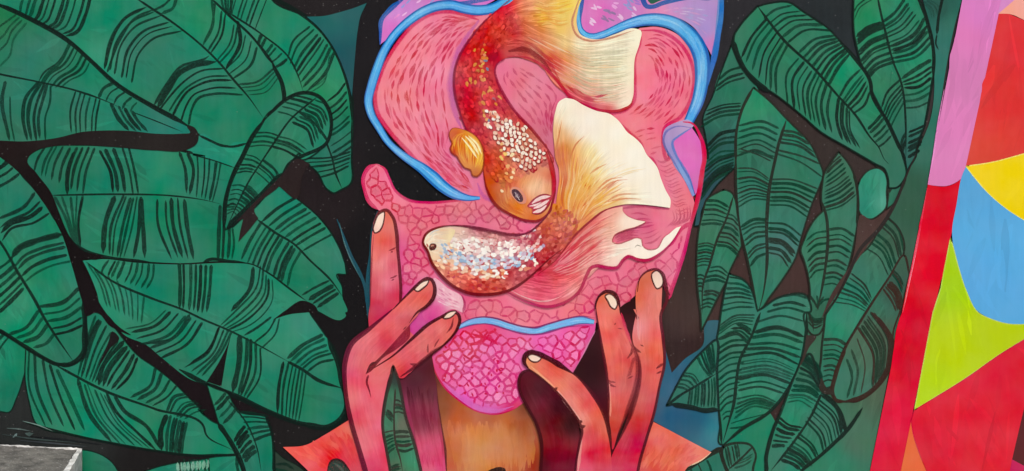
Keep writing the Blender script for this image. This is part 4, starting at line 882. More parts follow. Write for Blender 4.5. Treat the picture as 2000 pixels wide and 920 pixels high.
# the chin below the blue band
chin, CP = figure('chin_shape', 'round hot pink chin with a net of cracked cells',
    "C3 735,85! 690,140 640,190 575,260 590,340 640,430 740,520 850,580 950,592 1050,562 D3 85,512 120,430 355,352! 420,230 480,100 485,60! 330,75 220,100 110,120 C3 1000,80 900,55 800,60",
    [("C3 850,200 1000,300", (239, 110, 174)), ("C3 800,400 950,450", (241, 116, 182)), ("C3 700,230", (226, 84, 158)), ("C3 640,330", (222, 60, 130)), ("C3 760,500", (226, 110, 196)), ("C3 900,570", (220, 90, 176)), ("D3 300,160 200,200", (238, 104, 172)), ("D3 420,120", (226, 84, 150)), ("D3 30,450", (232, 80, 150)), ("C3 860,120", (232, 70, 120)), ("D3 20,560", (214, 36, 92))], 8)
b = Brush()
cl = smooth(P("C3 760,100 850,85 950,90 1080,130 D3 110,145 250,120 470,90 440,170 350,340 170,240 90,240 60,300 80,350 40,400 60,480 10,540 C3 1050,540 950,570 860,555 760,500 650,410 600,330 590,260 660,190"), True)
draw_cells(b, cl, 13.5, (218, 30, 100), 3.8, 1.0, 12, [(247, 138, 192), (246, 148, 196), (241, 120, 178)], 0.8, 1.55, field([("C3 860,130 800,190", (212, 20, 62)), ("C3 950,350", (214, 44, 130)), ("D3 250,180", (208, 30, 90)), ("C3 700,330", (206, 26, 92))]))
r = np.random.default_rng(4)
for i in range(46):
    p = np.array((620 + r.random() * 380, 150 + r.random() * 340)) / 2.9677 + (650, 610)
    if inside(p[None], cl)[0]: b.dab(p, 4 + 4 * r.random(), 3.4, r.random() * 3, (206, 18, 74), 0.85)
for k in ("C3 800,120 850,140 920,150", "C3 850,110 870,150 860,180", "C3 780,180 830,180 870,150", "C3 800,190 810,220 780,250", "C3 900,110 880,140 930,160", "C3 880,150 930,165 960,190"):
    b.stroke(smooth(P(k)), 6, (212, 16, 62), 0.85)
b.build('cracked_cells', 'stroke', chin)
b = Brush()
b.stroke(smooth(P("C3 575,255 590,340 640,430 740,522 850,582 950,594 1050,564 D3 85,514")), 9, (198, 18, 72), 0.95, soft=0.2)
b.stroke(smooth(P("C3 640,400 740,492 850,552 950,568 1050,540")), 12, (222, 110, 190), 0.7, soft=0.5)
b.stroke(smooth(P("C3 735,92 690,142 640,192 578,255")), 5, (180, 30, 90), 0.8)
b.stroke(smooth(P("D3 355,350 420,230 482,105")), 4, (240, 150, 190), 0.8)
b.build('chin_rim', 'stroke', chin)
ribbon('light blue wavy band above the pink chin', "C3 725,88 790,58 880,45 950,55 1030,82 1110,100 D3 130,110 220,85 320,58 400,45 475,55", 16, (120, 184, 236), (104, 96, 158), [(170, 214, 246), (110, 176, 236), (150, 160, 226)],
       widths=[8, 12, 15, 16, 16, 16, 15, 15, 16, 16, 17, 15, 9])
b = Brush()
b.stroke(smooth(P("C3 725,78 790,42 880,26 950,36 1030,62 1110,82 D3 130,86 220,62 320,35 400,20 480,32")), 3.2, (134, 40, 92), 0.9)
b.stroke(smooth(P("C3 725,98 800,76 890,66 1000,95 1110,125 D3 160,125 330,82 470,75")), 3, (150, 44, 110), 0.8)
b.build('band_outline', 'line', mural)

# ---- neck, shoulders
neck, _ = figure('neck', 'brown and ochre neck below the pink chin',
    "C3 560,250! 590,340 640,430 740,520 850,580 950,592 1050,562 D3 90,512 150,640 165,720 165,1000! C3 640,1000! 640,800 600,500",
    [("C3 620,450 640,560", (140, 78, 48)), ("C3 720,620 680,800", (190, 106, 66)), ("C3 800,700 850,850", (212, 134, 78)), ("C3 950,700 900,800", (208, 130, 80)), ("C3 1000,650", (204, 124, 76)), ("C3 760,570 900,615", (178, 98, 60)), ("C3 1050,640", (186, 104, 66)), ("D3 60,620", (160, 84, 54)), ("D3 110,750", (172, 72, 52)), ("D3 30,850", (200, 116, 66)), ("D3 130,870", (150, 58, 44)), ("C3 650,880", (196, 96, 66)), ("C3 600,400", (96, 40, 38)), ("D3 80,560", (120, 60, 40))], 8)
b = Brush()
cf = field([("C3 720,620 680,800", (196, 112, 70)), ("C3 800,700 850,850", (214, 136, 78)), ("C3 950,700 900,800", (208, 130, 80)), ("D3 60,620", (164, 86, 54))])
streaks(b, 150, "C3 670,620 680,760 690,940", "D3 120,620 130,760 135,940", 9, cf, 0.4, 9, (0.3, 0.7), seed=2)
b.dab(P("C3 955,918")[0, :2], 34, 16, 0.1, (52, 34, 30), 0.95, 14)
b.build('neck_strokes', 'stroke', neck)
b = Brush(); b.stroke(smooth(P("C3 600,400 605,500 625,650 650,800 662,940")), 8, (96, 36, 44), 0.9, soft=0.4); b.build('neck_edge', 'stroke', neck)
shade, _ = figure('dark_arm', 'dark plum to pink arm behind the left hand',
    "C3 380,370! 480,300 575,250! 600,400 608,520 640,740 662,1000! 520,1000! 480,790 430,640 400,500",
    [("C3 480,400", (82, 34, 46)), ("C3 550,330", (84, 24, 38)), ("C3 560,480", (104, 44, 54)), ("C3 520,600", (132, 46, 70)), ("C3 450,560", (150, 50, 84)), ("C3 590,620", (134, 50, 62)), ("C3 560,780", (196, 66, 100)), ("C3 600,880", (222, 84, 128)), ("C3 520,860", (226, 92, 124)), ("C3 620,760", (180, 54, 80)), ("C3 470,700", (160, 48, 90))], 8)
b = Brush(); cf = field([("C3 480,400 550,330", (84, 30, 42)), ("C3 520,600", (132, 46, 70)), ("C3 560,800 540,880", (214, 74, 112))])
streaks(b, 90, "C3 420,430 450,600 500,780 530,930", "C3 590,420 600,560 630,780 650,930", 6, cf, 0.45, 30, (0.2, 0.6), seed=6); b.build('arm_strokes', 'stroke', shade)
tri, _ = figure('salmon_shoulder', 'salmon shoulder triangle at the lower left of the hands', "B3 605,778! 730,768 850,705 985,622! 1060,760 1130,1000! 830,1000! 750,915",
    [("B3 700,810", (238, 100, 84)), ("B3 900,760", (236, 84, 80)), ("B3 980,720", (230, 80, 78)), ("B3 980,830", (222, 50, 62)), ("B3 800,880", (234, 84, 86)), ("B3 1050,880", (214, 60, 72))], 8)
b = Brush(); cf = field([("B3 700,810", (238, 104, 88)), ("B3 980,800", (226, 60, 70))])
streaks(b, 60, "B3 640,790 780,860 900,930", "B3 970,660 1020,780 1070,920", 7, cf, 0.4, 22, (0.2, 0.5), seed=8)
b.fill(smooth(P("B3 862,1000! 868,900 882,862 910,850 945,862 975,895 1000,930 1020,1000!"), True), (44, 62, 56), 8)
b.stroke(smooth(P("B3 860,940 866,895 882,860 910,848 945,860 975,893 1005,935")), 4, (24, 28, 30), 0.95); b.stroke(smooth(P("B3 900,870 940,900 960,930")), 5, (84, 100, 92), 0.7)
b.build('shoulder_strokes', 'stroke', tri)
tri2, _ = figure('salmon_shoulder', 'salmon shoulder triangle at the lower right of the hands', "D3 818,632! 1000,728 1152,808! 1100,850 1020,890 960,1000! 690,1000! 740,850 775,750",
    [("D3 850,700", (234, 112, 92)), ("D3 1000,800", (232, 116, 98)), ("D3 900,880", (222, 84, 84)), ("D3 800,850", (216, 78, 74)), ("D3 1090,810", (236, 126, 104))], 8)
b = Brush(); cf = field((230, 106, 92)); streaks(b, 60, "D3 830,650 780,780 720,920", "D3 1120,810 1030,860 960,930", 7, cf, 0.4, 22, (0.2, 0.5), seed=9)
b.stroke(smooth(P("D3 1152,808 1100,850 1020,890")), 2.4, (250, 210, 170), 0.8); b.build('shoulder_strokes', 'stroke', tri2)

# ---- the two goldfish
FC1 = field([("C1 850,30 800,100", (216, 34, 52)), ("C1 720,250 640,350", (212, 32, 50)), ("C1 600,480 620,600", (206, 28, 50)), ("C1 700,450 720,560", (210, 46, 50)), ("C1 760,350", (176, 26, 42)), ("C1 660,720", (184, 30, 44)), ("C1 800,620 870,750", (208, 72, 66)), ("C1 600,560 590,450 640,650", (204, 30, 52)),
    ("C1 950,800 1000,880", (218, 104, 88)), ("C2 900,60", (216, 120, 88)), ("C2 780,100 760,40", (206, 58, 44)), ("C2 770,180 800,260", (196, 74, 34)), ("C2 860,180", (224, 138, 66)), ("C2 850,280 950,360", (224, 126, 52)), ("C2 1000,170 1060,120", (240, 186, 148)), ("C2 1080,220", (232, 150, 110)), ("C2 1030,30 1070,60", (226, 120, 110)), ("C2 1125,150", (204, 44, 62)), ("C2 1060,370", (220, 110, 50)), ("C1 1060,860 950,700", (206, 66, 76)), ("C1 850,560", (190, 38, 52)), ("C1 1110,900", (190, 40, 62)),
    ("C1 900,200", (206, 40, 46)), ("C1 950,300", (190, 34, 44)), ("C1 1000,180", (226, 110, 60)), ("C1 980,60", (232, 130, 72)), ("C1 1080,100", (240, 176, 88)), ("C1 1150,60 1170,180", (246, 208, 104)), ("D1 150,100 200,30", (248, 220, 110)), ("D1 30,60", (240, 180, 84)), ("C1 1060,260", (226, 110, 68)), ("C1 1110,350", (204, 64, 60)), ("D1 60,250", (240, 160, 90)), ("D1 150,260", (244, 214, 150)), ("D1 90,380", (222, 90, 72)), ("D1 250,250 350,350 400,290 480,380 400,450", (249, 241, 206)), ("D1 450,300 500,450", (248, 240, 208)), ("D1 500,600", (250, 240, 214)), ("D1 570,220", (250, 244, 216)), ("D1 300,430", (244, 222, 176)), ("D1 200,450", (232, 160, 120)), ("D1 180,550 280,610", (208, 50, 68)), ("D1 400,640", (214, 80, 84)), ("D1 300,530", (236, 180, 140)), ("D1 420,560", (246, 224, 190))])
f1, F1P = figure('goldfish', 'red goldfish curling head down with a white gaping mouth',
    "C1 905,-60! 900,0 820,50 720,140 640,240 590,320 562,400 555,500 565,570 585,640 625,750 690,845 722,900 C2 725,130 740,200 790,290 830,330 880,352 960,386 1020,396 1080,372 1120,300 1140,200 1138,120 C1 1130,920! 1100,870 1000,750 900,640 835,540 800,460 790,410 805,370 840,345 880,337 940,338 1000,350! 1040,250 1080,100 1120,-60!", FC1, 7)
tail1, T1P = figure('tail_fin', 'orange to cream tail fin of the head down goldfish',
    "C1 1120,-60! 960,-60! 890,10 830,60 840,200 870,335! 940,338 1000,352 1060,385 1120,440 1187,520 D1 190,570 290,622 400,648 490,640 540,610 552,560 556,460 562,340 590,250 596,180 560,168 450,200 360,230 300,226 246,200 226,140 234,60 280,-60!", FC1, 7, f1)
b = Brush()
streaks(b, 420, "C1 800,80 900,20 1050,-20 1187,-60", "C1 880,330 960,340 1060,385 1187,510", 4.0, FC1, 0.85, 36, (0.15, 0.45), seed=3, bias=0.1)
streaks(b, 560, "C1 960,120 1080,180 D1 120,200 220,235 330,240 450,210 585,185", "C1 900,330 1060,385 D1 80,470 200,570 330,625 480,632 540,600", 3.0, FC1, 0.85, 34, (0.15, 0.5), seed=5, bias=0.15)
streaks(b, 70, "C1 960,180 D1 20,220 150,280 300,340 520,350", "C1 1000,340 D1 50,440 200,540 330,600 520,560", 2.6, FC1, 0.6, 10, (0.15, 0.45), seed=7, tint=[(206, 60, 50), (232, 150, 70), (236, 170, 100), (252, 246, 224), (252, 246, 224)])
streaks(b, 130, "D1 160,230 250,270 400,260 540,260", "D1 200,520 300,580 420,590 530,560", 2.2, FC1, 0.9, 10, (0.2, 0.45), seed=17, tint=[(182, 178, 140), (206, 198, 158)])
streaks(b, 26, "D1 150,480 230,560 330,600", "D1 220,520 300,560 430,545", 4, FC1, 0.75, 10, (0.2, 0.5), seed=19, tint=[(196, 30, 50), (180, 40, 44)])
streaks(b, 90, "C1 1000,-20 D1 60,20 150,10 240,-20", "C1 1040,160 D1 60,140 120,160 180,150", 3, FC1, 0.6, 30, (0.2, 0.5), seed=23, tint=[(250, 220, 90), (236, 150, 60), (252, 236, 150)])
b.build('fin_rays', 'stroke', tail1)
b = Brush()
b.stroke(smooth(P("C1 860,332 930,330 1000,345 1060,380 1120,435 1187,515 D1 190,568 290,620 400,646 490,638 540,608 553,560")), 7, (196, 26, 54), 0.92, soft=0.3, taper=(0.2, 0.1))
b.stroke(smooth(P("D1 265,-60 222,50 200,140 225,205 300,240 380,232 560,178")), 5, (214, 140, 110), 0.7, soft=0.4)
b.stroke(smooth(P("C1 870,300 960,290 1040,330 1120,420")), 16, (150, 20, 36), 0.75, soft=0.6, taper=(0.3, 0.4))
b.stroke(smooth(P("C1 900,230 1000,260 1080,330 1150,440 D1 150,520")), 9, (206, 50, 50), 0.6, soft=0.5, taper=(0.3, 0.4))
b.build('fin_edge', 'stroke', tail1)

def spine_frame(s, n=120):
    c = curve(s, n); t = np.gradient(c, axis=0); t /= np.hypot(t[:, 0], t[:, 1])[:, None]
    return c, t, np.c_[-t[:, 1], t[:, 0]]

def scales(b, spine, hw, du, rows, size, colfn, seed, clip, u0=0.0, u1=1.0, alpha=0.85, under=None, lift=0.0):
    r = np.random.default_rng(seed); c, t, nr = spine_frame(spine)
    tot = np.hypot(*np.diff(c, axis=0).T).sum(); n = int(tot / du)
    for i in range(n):
        u = u0 + (u1 - u0) * (i + 0.5) / n; k = u * (len(c) - 1); j = int(k)
        h = np.interp(u, np.linspace(0, 1, len(hw)), hw)
        m = max(3, int(rows * h / max(hw)))
        for a in range(m):
            v = -1 + 2 * (a + 0.5 + 0.5 * (i % 2)) / m + r.normal(0, 0.03)
            if abs(v) > 0.98: continue
            p = c[j] + nr[j] * v * h + t[j] * r.normal(0, 1.2)
            if not inside(p[None], clip)[0]: continue
            res = colfn(u, v, r, p)
            if res is None: continue
            col, sz = res
            ang = math.atan2(t[j][1], t[j][0]) + r.normal(0, 0.25)
            if under is not None and r.random() < under[1]:
                b.dab(p + t[j] * size * 0.22 * sz, size * sz * 1.18, size * sz * 0.95, ang, tuple(np.array(under[0]) + r.normal(0, 8)), 0.7)
            b.dab(p, size * sz * (0.85 + 0.3 * r.random()), size * sz * (0.6 + 0.25 * r.random()), ang, tuple(col), alpha * (0.6 + 0.4 * r.random()))

def dark(c, d): return np.clip(np.array(c, float) + d, 0, 255)
def c1(u, v, r, p):
    base = FC1(p[None])[0]
    band = math.exp(-((v + 0.25 + 0.55 * max(0, u - 0.45)) / 0.38) ** 2)       # pale band along the back
    if u > 0.84: return None
    x = r.random()
    if 0.18 < u < 0.52 and x < band * 0.36:
        return [(220, 140, 62), (228, 160, 80), (226, 108, 58), (222, 90, 58), (214, 130, 60), (132, 124, 140) if u > 0.38 else (226, 120, 60)][r.integers(6)], 0.95
    if 0.52 <= u < 0.80 and x < band * 0.18:
        return [(250, 232, 206), (246, 214, 186), (252, 240, 222), (238, 180, 150), (226, 140, 110), (112, 130, 158) if u < 0.6 else (248, 226, 200)][r.integers(6)], 1.1
    d = r.normal(4, 15)
    return dark(base, np.array((d, d * 0.7, d * 0.6))), 1.0
hp = field([("C2 980,100", (244, 204, 160)), ("C2 1040,180 1010,200", (248, 208, 164)), ("C2 1090,100", (238, 160, 120)), ("C2 1090,210", (240, 170, 120)), ("C2 960,150", (240, 184, 110)), ("C2 940,300 900,300", (228, 140, 62)), ("C2 1030,380", (214, 110, 44)), ("C2 860,200", (226, 140, 70)), ("C2 810,260", (198, 84, 36)), ("C2 870,140 900,105 845,180", (204, 70, 48)), ("C2 960,95 1000,80", (224, 120, 88)), ("C2 1110,120", (206, 70, 70))])
hd, _ = figure('fish_head', 'peach and orange head of the head down goldfish', "C2 960,95 1040,75 1100,90 1122,150 1128,230 1110,310 1070,370 1020,390 960,380 880,345 830,320 805,270 830,210 850,160 900,110", hp, 6, f1)
b = Brush(); streaks(b, 170, "C2 930,90 870,180 860,260 960,370", "C2 1110,110 1110,200 1090,280 1040,380", 4, hp, 0.5, 24, (0.15, 0.45), seed=13)
streaks(b, 50, "C2 800,200 830,300 960,380", "C2 880,170 890,280 980,350", 4, hp, 0.6, 20, (0.15, 0.4), seed=14, tint=[(214, 106, 36), (240, 180, 90), (186, 70, 30)]); b.build('head_strokes', 'stroke', hd)
b = Brush()
SP1 = "C1 850,60 790,150 720,260 680,360 665,450 680,550 740,670 820,790 C2 910,0 980,110 1030,230 1040,330"
HW1 = [46, 40, 38, 36, 38, 44, 50, 56, 62, 64, 58, 46, 26]
scales(b, SP1, HW1, 6.0, 17, 9.6, c1, 3, F1P, under=((172, 20, 40), 0.22))
b.build('scales', 'stroke', f1)
b = Brush()
r = np.random.default_rng(12)
cS, tS, nS = spine_frame(SP1)
for i in range(20):
    u = 0.50 + 0.31 * i / 19; j = int(u * 119)
    for a in range(11):
        v = -0.92 + a * 0.165 + 0.0825 * (i % 2)
        lim = 0.20 + 0.26 * math.sin(min(1.0, (u - 0.5) / 0.2) * 1.57)
        if abs(v + 0.18 + 0.5 * (u - 0.5)) > lim or r.random() < 0.16 + 0.5 * (u < 0.58): continue
        p = cS[j] + nS[j] * v * np.interp(u, np.linspace(0, 1, len(HW1)), HW1) + r.normal(0, 1.2, 2)
        if not inside(p[None], F1P)[0]: continue
        s_ = 6.6 + 3.0 * r.random()
        b.dab(p + (0.5, 1.4), s_ * 1.22, s_ * 1.08, 1.2, (146, 40, 44), 0.85, 10); b.dab(p, s_, s_ * 0.80, 1.2 + r.normal(0, 0.3), [(252, 236, 218), (248, 222, 200), (240, 198, 172), (254, 244, 230)][r.integers(4)], 0.96, 10)
for i in range(15):
    p = np.array((870 + r.normal(0, 40), 80 + r.normal(0, 60))) / 2.9677 + (700, 300)
    b.dab(p, 7, 6, 1.0, [(246, 200, 110), (240, 180, 120), (250, 220, 170)][r.integers(3)], 0.7)
for i in range(18):
    p = np.array((700 + r.normal(0, 22) + (y := r.random()) * 90, 320 + y * 400)) / 2.9677 + (700, 0)
    b.dab(p, 8, 5, r.random() * 3, [(220, 140, 66), (230, 164, 84), (124, 126, 152), (222, 112, 60), (230, 130, 100)][r.integers(5)], 0.8)
b.build('pale_scales', 'stroke', f1)
b = Brush(); b.stroke(smooth(P("C2 1095,-20 1130,80 1140,180 1128,270 1090,360 1040,390 970,388 880,352 800,300 745,205 728,120 722,60")), 6, (150, 30, 40), 0.9, soft=0.2)
b.stroke(smooth(P("C2 1090,0 1122,100 1130,200 1118,270")), 10, (206, 36, 58), 0.8, soft=0.4)
b.stroke(smooth(P("C1 905,-20 820,50 720,140 640,240 590,320 562,400 555,500 565,570 585,640 625,750 690,845 722,905")), 5, (146, 26, 60), 0.85, soft=0.2)
b.stroke(smooth(P("C1 850,345 805,372 792,410 802,460 837,540 902,640 1002,750 1100,870 1135,920")), 7, (160, 28, 60), 0.85, soft=0.3)
b.build('fish_outline', 'stroke', f1)
b = Brush()
b.fill(smooth(P("C2 878,215 895,195 925,197 955,225 975,262 968,288 940,292 910,270 885,240"), True), (222, 150, 120), 5)
b.build('eye_rim', 'body', hd, y=None)
b = Brush(); b.fill(smooth(P("C2 890,212 910,206 940,230 955,262 950,280 930,280 905,258 890,232"), True), (74, 50, 62), 4)
b.dab(P("C2 918,240")[0, :2], 12, 7, 1.0, (120, 96, 106), 0.8)
for k in ("C2 905,222 915,240 912,255", "C2 925,235 920,250 932,262", "C2 935,248 928,262 938,272"): b.stroke(smooth(P(k)), 2, (206, 190, 190), 0.7)
b.build('eye', 'stroke', hd)
b = Brush()
b.fill(smooth(P("C2 978,305 1000,280 1040,250 1085,236 1115,243 1120,262 1100,300 1065,338 1030,350 1005,345 1010,325"), True), (196, 56, 66), 4)
mo = b.build('mouth', 'body', hd)
b = Brush()
for k, w in (("C2 1005,290 1050,260 1112,248", 7), ("C2 1015,318 1060,300 1105,268", 7), ("C2 1012,342 1050,330 1090,300", 7), ("C2 990,305 1020,300 1060,280", 4)): b.stroke(smooth(P(k)), w, (248, 218, 210), 0.95)
for k, w in (("C2 978,306 1000,280 1040,250 1085,236 1118,244", 3), ("C2 1005,346 1035,352 1068,338 1102,300 1120,258", 3), ("C2 985,300 1040,285 1100,258", 2), ("C2 1005,330 1050,318 1098,285", 2)): b.stroke(smooth(P(k)), w, (150, 36, 50), 0.9)
b.build('lips', 'stroke', mo)
finc = field([("C1 560,800", (206, 90, 50)), ("C1 640,830", (240, 190, 60)), ("C1 600,870", (228, 140, 50)), ("C1 700,880", (248, 226, 130)), ("C2 640,30", (230, 150, 60)), ("C2 700,40", (240, 190, 80)), ("C2 680,110", (196, 90, 36)), ("C1 540,900", (200, 80, 46)), ("C1 690,830", (226, 140, 50))])
fin, _ = figure('side_fin', 'ragged orange and yellow side fin of the head down goldfish', "C1 605,752! 640,765 690,800 718,850 728,900 C2 728,40 712,110 690,132 665,130 650,95 620,85 590,50 570,15 C1 545,890 533,860 545,835 530,800 528,770 548,745 580,745", finc, 5, f1)
b = Brush(); streaks(b, 70, "C1 620,770 560,790 545,880 C2 600,50", "C1 640,780 720,860 C2 720,20 690,110", 3, finc, 0.7, 30, (0.2, 0.6), seed=16, tint=[(252, 236, 120), (206, 96, 40), (250, 214, 80), (190, 70, 40)])
for k, w in (("C1 620,790 660,830 700,900", 5), ("C1 600,800 650,860 690,920", 4), ("C1 640,790 690,840 715,895", 4)): b.stroke(smooth(P(k)), w, (255, 248, 190), 0.85)
b.stroke(smooth(P("C1 605,752 640,765 690,800 718,850 728,900 C2 728,40 712,110 690,132 665,130 650,95 620,85 590,50 570,15 C1 545,890 533,860 545,835 530,800 528,770 548,745 580,745 605,752")), 3.4, (160, 62, 36), 0.9)
b.build('fin_rays', 'stroke', fin)

FC2 = field([("C2 400,510 420,470", (246, 226, 196)), ("C2 500,450 560,440", (238, 196, 176)), ("C2 560,520 500,500", (252, 236, 214)), ("C2 680,500", (248, 214, 200)), ("C2 800,480", (240, 176, 160)), ("C2 700,445 850,465", (186, 80, 96)), ("C2 600,600 520,580", (226, 214, 210)), ("C2 700,600", (190, 196, 210)), ("C2 850,580", (198, 178, 196)), ("C2 950,540", (214, 150, 156)), ("C2 470,640", (240, 160, 120)), ("C2 540,700", (236, 130, 98)), ("C2 650,740 600,700", (230, 100, 76)), ("C2 780,760", (216, 78, 70)), ("C2 800,690", (214, 100, 90)), ("C2 900,700", (196, 56, 66)), ("C2 1000,620", (200, 74, 80)), ("C2 1060,520", (206, 80, 76)), ("C2 1000,480", (180, 90, 100)), ("C2 1100,440 1130,400", (206, 90, 56)), ("C2 1160,480", (206, 84, 60)), ("D2 100,480", (206, 70, 66)), ("D2 150,380", (220, 110, 56)), ("D2 200,440", (214, 96, 56)), ("D2 80,600 20,650", (190, 44, 60)), ("D2 110,320", (226, 140, 50)), ("C2 660,800", (190, 60, 56))])
f2, F2P = figure('goldfish', 'pale speckled goldfish lying head left below the red one',
    "C2 378,515 385,480 410,452 440,437 480,424 540,417 610,420 700,432 790,450 860,465 930,470 985,458 1030,425 1080,375 1120,330 D2 90,290 130,300 250,400 235,450 200,490 120,590 50,660 0,695 C2 980,722 870,790 760,812 650,806 560,770 470,690 425,625 405,565", FC2, 6)
FT = field([("D1 150,600 200,700", (252, 246, 224)), ("D1 300,700 450,780 250,770 380,870 330,800", (253, 247, 230)), ("D2 420,60 500,150 620,230 560,60 450,110", (253, 246, 226)), ("D1 550,900 D2 600,100", (254, 248, 232)), ("D2 700,250 650,200", (253, 246, 228)), ("D1 120,800", (240, 190, 130)), ("D1 150,880", (226, 130, 60)), ("D1 220,860", (242, 196, 120)), ("D1 300,880", (246, 224, 160)), ("D2 130,60 150,150", (226, 130, 66)), ("D2 200,100", (238, 176, 90)), ("D2 280,150 220,250", (236, 170, 62)), ("D2 350,100", (250, 234, 184)), ("D2 260,320 200,380", (232, 150, 54)), ("D2 420,200", (248, 224, 176)), ("D2 450,280 350,330", (242, 200, 130)), ("D2 280,390", (226, 130, 70)), ("D2 150,300", (222, 120, 50)), ("D2 550,230", (250, 236, 206)), ("D2 110,0", (210, 80, 70))])
t2, _ = figure('tail_fin', 'upper cream and orange tail fin of the pale goldfish',
    "D1 160,570! 125,590 102,650 90,740 95,840 105,930 D2 120,80 132,160 130,230 115,300! 160,380 235,450! 300,390 390,325 480,298 560,293 650,300 765,315! 768,270 740,215 710,140 690,80 650,30 D1 635,905 600,840 560,800 520,770 470,705 420,665 340,645 260,610 210,580", FT, 7, f2)
b = Brush()
streaks(b, 330, "D2 160,420 110,300 125,150 110,0 D1 100,700 150,580", "D2 230,440 320,360 480,295 760,312", 4, FT, 0.8, 22, (0.2, 0.5), seed=21, bias=0.2)
streaks(b, 150, "D2 170,400 130,250 140,120 120,0 D1 115,760", "D2 230,430 320,340 420,290 600,230", 3.6, FT, 0.75, 26, (0.25, 0.55), seed=22, tint=[(214, 100, 50), (236, 160, 50), (246, 206, 90), (252, 240, 190), (200, 90, 60)])
streaks(b, 60, "D2 170,380 200,200 260,80 330,-60", "D2 230,420 360,220 560,120 690,110", 3.0, FT, 0.6, 26, (0.2, 0.45), seed=24, tint=[(244, 200, 120), (250, 230, 170)])
for k in ("D2 350,200 420,150 490,138", "D2 330,240 450,160 520,150", "D2 380,290 470,240 580,235", "D2 400,280 500,262 600,265", "D2 300,120 340,90 400,60", "D1 100,900 120,800 140,700", "D1 190,910 220,840 270,790"):
    b.stroke(smooth(P(k)), 4.5, (226, 140, 90), 0.7, taper=(0.4, 0.7))
b.build('fin_rays', 'stroke', t2)
FB = field([("D2 200,520", (220, 80, 80)), ("D2 100,650 60,720", (214, 36, 72)), ("D2 20,780 100,800", (222, 60, 88)), ("C2 1000,790 1100,720", (222, 70, 94)), ("C2 1100,820", (236, 96, 118)), ("D2 200,680 150,740", (226, 90, 106)), ("D2 300,560 260,620", (230, 120, 120)), ("D2 280,460 330,400", (222, 96, 90)), ("D2 400,380 450,340", (240, 160, 140)), ("D2 500,390 560,385", (252, 236, 214)), ("D2 400,450", (242, 190, 170)), ("D2 380,540", (244, 190, 176)), ("D2 480,560 600,590", (253, 242, 222)), ("D2 680,580 780,470", (254, 246, 228)), ("D2 420,630", (248, 220, 200)), ("D2 300,640", (240, 170, 160)), ("D2 200,790", (238, 150, 150)), ("D2 560,530", (254, 244, 228)), ("D2 60,850", (236, 120, 136)), ("C2 900,820", (230, 84, 110))])
t3, T3P = figure('tail_fin', 'lower crimson and cream tail fin of the pale goldfish',
    "D2 232,452! 300,395 390,330 490,308! 490,330 510,355 560,380 625,395! 570,425 500,445 440,480 432,510 460,522! 520,505 580,488 600,495 605,530 625,550 660,553 690,547 710,520 725,490 760,465 800,430 828,422! 800,470 760,530 700,580 640,608 580,608 520,592! 490,620 475,650 440,655! 390,660 340,655 310,665 290,690 270,740 240,790 190,835 130,865 C2 1100,884 1000,858 920,825 862,795! 980,722 D2 60,650 130,585", FB, 6, f2)
b = Brush()
streaks(b, 8, "D2 210,480 300,395 390,335 490,312", "D2 60,660 20,740 C2 950,830", 4, FB, 0.5, 16, (0.3, 0.8), seed=31, trange=(0, .02))
streaks(b, 360, "D2 120,580 210,500 300,410 480,320", "D2 60,680 150,650 300,600 470,580", 3.4, FB, 0.85, 38, (0.15, 0.45), seed=32, bias=0.2)
streaks(b, 300, "D2 80,640 200,600 330,570 560,540", "C2 900,800 1050,840 D2 60,850 200,800 290,680", 3.4, FB, 0.85, 38, (0.15, 0.45), seed=33, bias=0.2)
streaks(b, 260, "C2 1050,680 D2 80,690 180,690 300,640 440,600", "C2 900,810 1050,850 D2 60,860 180,800 280,690", 3.4, FB, 0.85, 38, (0.15, 0.45), seed=34, bias=0.2)
streaks(b, 110, "D2 100,640 200,520 300,430 440,350", "D2 60,720 200,700 330,620 420,560", 3, FB, 0.7, 10, (0.2, 0.45), seed=35, tint=[(206, 26, 62), (252, 230, 210), (250, 214, 200), (196, 30, 60)])
b.stroke(smooth(P("D2 495,312 492,330 512,356 560,380 625,395 570,425 500,445 440,480 432,512 460,522 520,505 582,488 600,497 606,532 628,552 690,548 726,490 800,430")), 2.6, (188, 70, 90), 0.7)
b.stroke(smooth(P("D2 560,545 575,530 600,540")), 2, (150, 140, 120), 0.6)
b.build('fin_rays', 'stroke', t3)
b = Brush()
b.stroke(smooth(P("C2 860,800 920,835 1000,868 1100,886 D2 140,868 200,835 245,790 280,710 310,660 345,650 400,660 465,656 490,620 520,596 580,614 640,616 700,585 760,530 830,430")), 7, (190, 30, 86), 0.92, soft=0.25, taper=(0.2, 0.2))
b.stroke(smooth(P("C2 880,790 960,830 1060,855 D2 60,852 140,825")), 3, (250, 190, 190), 0.7, soft=0.3)
b.stroke(smooth(P("D2 0,700 60,655 130,585 210,480 300,395 390,328 490,300")), 4, (166, 40, 46), 0.85)
b.build('fin_edge', 'stroke', t3)
